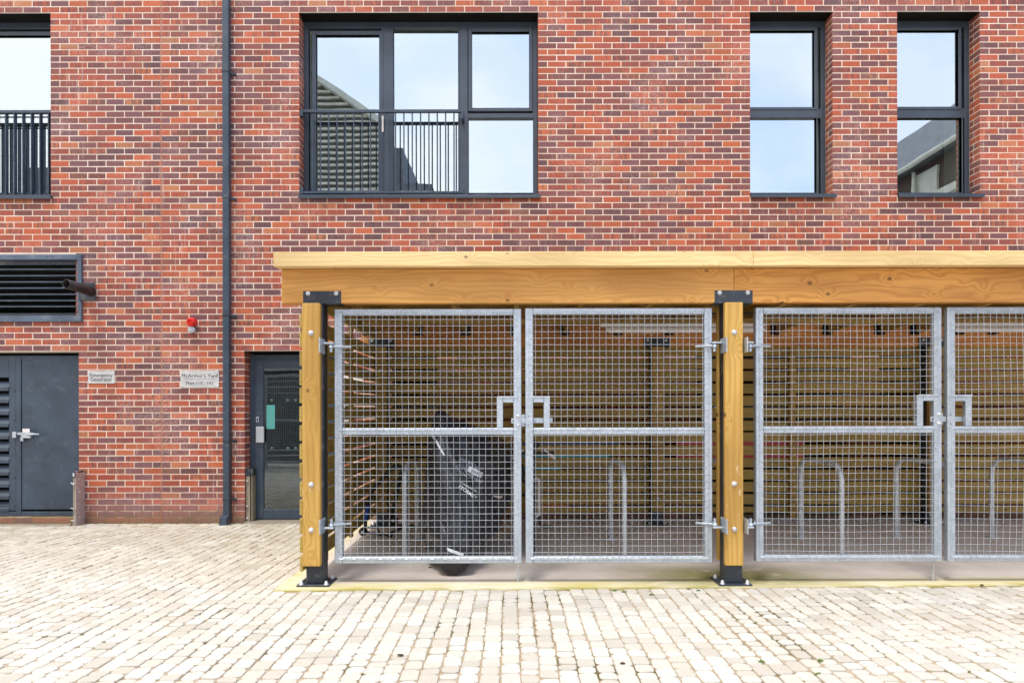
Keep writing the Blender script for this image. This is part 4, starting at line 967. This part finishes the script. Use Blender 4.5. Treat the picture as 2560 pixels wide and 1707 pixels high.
# ------------------------------------------------------------------ bicycle behind the second gate
bk = thing('bicycle', 'black mountain bike with a pale handlebar grip leaning on the stand behind the gate gap', 'bicycle', (.2, 7.0, 0))
BF, BR = Vector((.222, 6.48, .335)), Vector((.256, 7.48, .335))
ax = (BR-BF).normalized(); latv = ax.cross(Vector((0, 0, 1))).normalized()
def wheel(c, name):
    d = MB(); n = 40; pts = [c+ax*math.cos(2*math.pi*k/n)*.315+Vector((0, 0, 1))*math.sin(2*math.pi*k/n)*.315 for k in range(n+1)]; d.tube(pts, .024, 8, False)
    o = d.build(name, M['black'], bk)
    d = MB(); pts = [c+ax*math.cos(2*math.pi*k/n)*.285+Vector((0, 0, 1))*math.sin(2*math.pi*k/n)*.285 for k in range(n+1)]; d.tube(pts, .011, 6, False); d.build('rim', M['black'], o)
    d = MB()
    for k in range(16): a = 2*math.pi*k/16; d.tube([c+latv*(.03 if k % 2 else -.03), c+ax*math.cos(a)*.28+Vector((0, 0, 1))*math.sin(a)*.28], .0014, 4)
    d.lathe(c-latv*.045, latv, [(.012, 0), (.02, .01), (.02, .08), (.012, .09)], 10); d.build('spokes', M['galv_d'], o)
wheel(BF, 'front_wheel'); wheel(BR, 'rear_wheel')
BB = BF*.42+BR*.58; BB.z = .3; ST = BB+ax*.16+Vector((0, 0, .48)); HT = BF+ax*.17+Vector((0, 0, .47)); HB = HT+Vector((0, 0, -.13))-ax*.05
d = MB()
for a, b, r_ in ((BB, HB, .024), (BB, ST, .018), (ST, HT, .018), (HT+Vector((0, 0, .05)), HB, .022), (BB, BR, .011), (ST-Vector((0, 0, .08)), BR, .009)): d.tube([a, b], r_, 10)
d.build('frame', M['black'], bk)
d = MB()
for sg in (-.05, .05): d.tube([HB+latv*sg, BF+latv*sg], .016, 8)
d.tube([HB-latv*.05, HB+latv*.05], .016, 8); d.build('fork', M['pvc'], bk)
d = MB(); hb = HT+Vector((0, 0, .12)); d.tube([HT, hb, hb-ax*.06], .014, 8); hc = hb-ax*.06
d.tube([hc-latv*.2+ax*.04, hc-latv*.08, hc+latv*.08, hc+latv*.2+ax*.04], .0125, 8); hbo = d.build('handlebar', M['black'], bk)
for sg in (-1, 1): d = MB(); d.tube([hc+latv*sg*.1+ax*.015+Vector((0, 0, .03)), hc+latv*sg*.21+ax*.042-Vector((0, 0, .06))], .017, 8); d.build('grip', M['pvc'], hbo)
d = MB(); d.tube([ST, ST+Vector((0, 0, .16))+ax*.03], .013, 8); sc_ = ST+Vector((0, 0, .18))+ax*.04
d.tube([sc_-ax*.14, sc_-ax*.05, sc_+ax*.05, sc_+ax*.12], [.015, .03, .06, .045], 10); d.build('saddle', M['black'], bk)
d = MB(); d.lathe(BB+latv*.04, latv, [(.0, 0), (.085, 0), (.09, .003), (.085, .006), (0, .006)], 24); cd = Vector((0, -.45, -.9)).normalized()
d.bar(BB+latv*.06, BB+latv*.065+cd*.17, .022, .014); d.bar(BB-latv*.06, BB-latv*.065-cd*.17, .022, .014); cs = d.build('crankset', M['black'], bk)
for sg in (1, -1): d = MB(); pc = BB+latv*sg*.07+cd*.17*sg; d.obox(pc+latv*sg*.055, latv, ax, Vector((0, 0, 1)), Vector((.05, .04, .011)), .003); d.build('pedal', M['black'], cs)
d = MB(); d.box(BR.x-.02, BR.x+.02, BR.y-.33, BR.y-.325, .45, .49, .003); d.build('reflector', M['amber'], bk)

# ------------------------------------------------------------------ folded black trolley in the back corner
tr = thing('folded_trolley', 'folded black tubular trolley with blue lettering in the back left corner of the shelter', 'trolley', (PX(940, 7.3), 7.35, 0))
d = MB(); D_ = 7.25
pts = [(913, 1318), (915, 1285), (921, 1262), (928, 1235), (940, 1213), (955, 1199), (970, 1180), (982, 1168), (996, 1164), (1003, 1170), (1001, 1190), (995, 1222), (988, 1252), (982, 1275), (978, 1312)]
PP = [P(a, b, D_+.12*(i/len(pts))) for i, (a, b) in enumerate(pts)]
cp_ = []
for i in range(len(PP)-1):
    for q in range(4): cp_.append(Vector(cr1(*[np.array(PP[min(max(i+o, 0), len(PP)-1)]) for o in (-1, 0, 1, 2)], q/4)))
cp_.append(PP[-1]); d.tube(cp_, .02, 10); d.build('handle_loop', M['black'], tr)
d = MB(); d.tube([P(922, 1259, D_-.02), P(915, 1300, D_-.02)], .026, 10); slv = d.build('sleeve', M['black'], tr)
cu = bpy.data.curves.new('t', 'FONT'); cu.body = 'OXFORD'; cu.size = .052; cu.extrude = .001; cu.offset = .0015; ob = bpy.data.objects.new('t', cu); COL.objects.link(ob); bpy.context.view_layer.update()
me = bpy.data.meshes.new_from_object(ob.evaluated_get(bpy.context.evaluated_depsgraph_get())); bpy.data.objects.remove(ob)
pa, pb = P(914, 1299, D_-.05), P(920.5, 1263, D_-.05); e = (pb-pa).normalized(); wd = max(v.co.x for v in me.vertices); sc1 = (pb-pa).length/wd; nn_ = Vector((-e.z, 0, e.x)); base = LOCS[tr.name]
for v in me.vertices: v.co = pa+e*(v.co.x*sc1)+nn_*(v.co.y*.8-.012)+Vector((0, -v.co.z, 0))-base
me.materials.clear(); me.materials.append(M['blue_t']); o = bpy.data.objects.new('blue_lettering', me); COL.objects.link(o); o.parent = slv
d = MB()
for a, b, r_ in (((905, 1330), (972, 1336), .014), ((918, 1318), (1010, 1312), .012), ((972, 1336), (1015, 1312), .014), ((940, 1316), (950, 1332), .008), ((1010, 1312), (1060, 1316), .01)):
    pa, pb = P(a[0], a[1], 7.2), P(b[0], b[1], 7.3); d.tube([pa, pb], r_, 8)
d.build('base_frame', M['black'], tr)
for (a, b, r_) in ((908, 1328, .045), (975, 1335, .03), (984, 1300, .05)):
    d = MB(); c = P(a, b, 7.2); c.z = max(c.z, r_+.002); d.lathe(c+Vector((0, .02, 0)), (0, -1, 0), [(0, 0), (r_, 0), (r_*1.02, .02), (r_, .04), (r_*.4, .045), (r_*.38, .05), (0, .052)], 18); wl_ = d.build('wheel', M['black'], tr)
    d = MB(); d.lathe(c-Vector((0, .03, 0)), (0, -1, 0), [(r_*.3, 0), (r_*.25, .006), (0, .007)], 10); d.build('hub', M['galv'], wl_)

# boards leaning in the gap behind the back slats (only glimpsed between slats)
def gap_board(pa, pb, ya, yb2, mat, name, label, cat='board'):
    Y = 8.135; d = MB(); d.box(PX(pa, Y), PX(pb, Y), Y, Y+.02, PZ(yb2, Y, 1400), PZ(ya, Y, 1400), .004); solo(d, name, mat, label, cat, 'boards glimpsed behind the back slats')
gap_board(1296, 1545, 1095, 1117, M['navy'], 'stored_board', 'navy blue board glimpsed through the slats behind the left bay, the upper one')
gap_board(1296, 1525, 1120, 1165, M['cyan'], 'stored_board', 'cyan board glimpsed through the slats behind the left bay')
gap_board(1296, 1400, 1166, 1182, M['cyan'], 'stored_board', 'short cyan board end glimpsed low through the slats behind the bicycle')
gap_board(1690, 2010, 1092, 1146, M['crimson'], 'stored_board', 'crimson board glimpsed through the slats behind the middle post')
gap_board(1296, 1420, 1255, 1268, M['orange'], 'stored_board', 'orange strip glimpsed low through the slats behind the left bay')

# small litter on the paving
for i, (px, py, D_) in enumerate(((1000, 1638, 3.72), (1720, 1474, 5.0), (1556, 1660, 3.6), (2263, 1507, 4.73), (2223, 1485, 4.95), (2455, 1466, 5.12), (1075, 1419, 5.8))):
    D_ = 1.338*F/(py-CY); c = P(px, py, D_); d = MB(); rl = random.Random(i); k = 7; s_ = .012 if i else .016
    vv = [(c.x+math.cos(2*math.pi*q/k)*s_*rl.uniform(.6, 1.5), c.y+math.sin(2*math.pi*q/k)*s_*rl.uniform(.5, 1.1), .004+rl.uniform(0, .008)) for q in range(k)]
    d.add(vv+[(a, b, z-.003) for a, b, z in vv], [tuple(range(k)), tuple(range(2*k-1, k-1, -1))]+[(q, (q+1) % k+0, k+(q+1) % k, k+q) for q in range(k)])
    wh = ['on the setts in the foreground below the first gate', 'at the slab edge left of the middle post foot', 'on the setts low in the foreground, right of centre', 'on the setts below the right hand gates, the larger', 'on the setts close to the slab below the right hand gates', 'at the slab edge right of the drop bolt', 'on the concrete left of the cover hem'][i]
    solo(d, 'dead_leaf', M['leafm'], 'small dark dead leaf '+wh, 'leaf', 'scraps of dead leaf')
gr = random.Random(9); d = MB()
for (px, py) in ((1537, 1477), (1628, 1487), (1747, 1477), (2052, 1654), (2044, 1686), (1903, 1655), (1560, 1480)):
    D_ = CAMZ*F/(py-CY); c = P(px, py, D_)
    for q in range(26):
        a = gr.uniform(0, 6.28); rr2 = gr.uniform(0, .018); h = gr.uniform(.004, .01); x_, y_ = c.x+math.cos(a)*rr2, c.y+math.sin(a)*rr2*.8; w_ = gr.uniform(.003, .007); b_ = gr.uniform(0, 6.28)
        d.add([(x_-w_*math.cos(b_), y_-w_*math.sin(b_), 0), (x_+w_*math.cos(b_), y_+w_*math.sin(b_), .002), (x_+w_*.5, y_, h), (x_-w_*.7, y_+w_, h*.8)], [(0, 1, 2, 3)])
o = d.build('moss_tufts', paint('bright_moss', (.09, .17, .02), .8, .3)); tag(o, 'bright green moss tufts growing in the joints between setts', 'moss', kind='stuff')

# ------------------------------------------------------------------ buildings across the yard (seen reflected in the glass)
def R_(px, py, Dv): return ((px-CX)*Dv/F, 2*(DW+RD+.035)-Dv, CAMZ+(CY-py)*Dv/F)
Dv = 27.26; Yb = 2*(DW+RD+.035)-Dv
ob_ = thing('slatted_building', 'dark slatted gabled building across the yard, seen only mirrored in the wide window', 'building', (-8, Yb-4, 0))
poly = [(500, 1700), (500, 200), (640, 110), (795, 208), (925, 296), (958, 320), (958, 1700)]
pp = [((a-CX)*Dv/F, max(CAMZ+(CY-b)*Dv/F, 0)) for a, b in poly]
d = MB(); n = len(pp); d.add([(a, Yb, b) for a, b in pp]+[(a, Yb-8, b) for a, b in pp], [tuple(range(n)), tuple(range(2*n-1, n-1, -1))]+[(k, (k+1) % n, n+(k+1) % n, n+k) for k in range(n)]); d.build('wall', M['clad'], ob_)
d = MB(); z = .5
def span(z):
    xs_ = []
    for (a, b), (c_, e_) in zip(pp, pp[1:]+pp[:1]):
        if (b-z)*(e_-z) < 0: xs_.append(a+(c_-a)*(z-b)/(e_-b))
    return (min(xs_), max(xs_)) if len(xs_) >= 2 else None
while z < 16:
    s = span(z+.02)
    if s and s[1]-s[0] > .5: d.box(s[0]+.1, s[1]-.1, Yb, Yb+.12, z, z+.09)
    z += .24
d.build('cladding_slats', M['clad_l'], ob_)
d = MB()
for (a, b), (c_, e_) in ((pp[1], pp[2]), (pp[2], pp[3]), (pp[3], pp[5])): d.bar((a, Yb-3.9, b+.1), (c_, Yb-3.9, e_+.1), 8.6, .22, up=Vector((0, 0, 1)))
d.build('roof', M['render'], ob_)
d = MB(); x0, x1 = (60-CX)*Dv/F, (500-CX)*Dv/F; d.box(x0, x1, Yb-8, Yb, 0, CAMZ+(CY-418)*Dv/F); d.build('low_wing', M['slate'], ob_)
d = MB(); x0, x1 = (958-CX)*Dv/F+.01, (1006-CX)*Dv/F; d.box(x0, x1, Yb-8.2, Yb-.3, 0, CAMZ+(CY-362)*Dv/F); d.box(x1+.01, (1080-CX)*Dv/F, Yb-8, Yb-.2, 0, CAMZ+(CY-456)*Dv/F); d.build('side_wing', M['slate'], ob_)
rb_ = thing('slate_roof_building', 'slate roofed terrace across the yard, seen only mirrored in the right hand window', 'building', (17, -14, 0))
d = MB(); d.box(14.3, 19.7, -26, -4, 0, 10, 0); d.build('wall', paint('brown_brick_far', (.07, .045, .04), .8, .3), rb_)
d = MB()
d.add([(13.8, -26.4, 9.75), (17, -26.4, 13), (20.2, -26.4, 9.75), (13.8, -3.6, 9.75), (17, -3.6, 13), (20.2, -3.6, 9.75)], [(0, 1, 4, 3), (1, 2, 5, 4), (0, 2, 1), (3, 4, 5), (0, 3, 5, 2)]); d.build('roof', M['slate'], rb_)
d = MB(); d.tube([(13.75, -26.4, 9.72), (13.75, -3.6, 9.72)], .09, 8); d.box(13.9, 14.25, -26, -4, 8.2, 8.45); d.box(14.1, 14.28, -26, -4, 7.3, 7.55); d.tube([(14.1, -6.6, 9.6), (14.1, -6.6, 0)], .07, 8); d.build('gutter', M['render'], rb_)
for k in range(5):
    y_ = -5.5-4*k; d = MB(); d.box(14.22, 14.32, y_-1.2, y_, 8.5, 9.5); d.build('window', M['render'], rb_)
# mesh fence panel opposite, mirrored in the glazed door
mf = thing('mesh_fence', 'galvanised mesh fence panel with a dark slatted backing, seen only mirrored in the glazed door', 'fence', (-5.0, 1.4, 0))
Yf = 1.45; d = MB()
for x in (-7.2, -5.72, -5.62, -4.1, -4.0, -2.9): d.box(x-.03, x+.03, Yf-.03, Yf+.03, 0, 2.15)
for z in (.15, 1.12, 2.12): d.box(-7.2, -2.9, Yf-.028, Yf+.028, z-.03, z+.03)
d.build('fence_frame', M['galv'], mf)
d = MB(); x = -7.2
while x < -2.9: d.tube([(x, Yf+.04, .12), (x, Yf+.04, 2.1)], .003, 4, False); x += .05
z = .15
while z < 2.1: d.tube([(-7.2, Yf+.045, z), (-2.9, Yf+.045, z)], .003, 4, False); z += .05
d.build('mesh_panel', M['wire'], mf)
d = MB(); z = .1
while z < 2.1: d.box(-7.2, -2.9, .3, .32, z, z+.12); z += .14
d.build('backing_slats', M['clad'], mf)
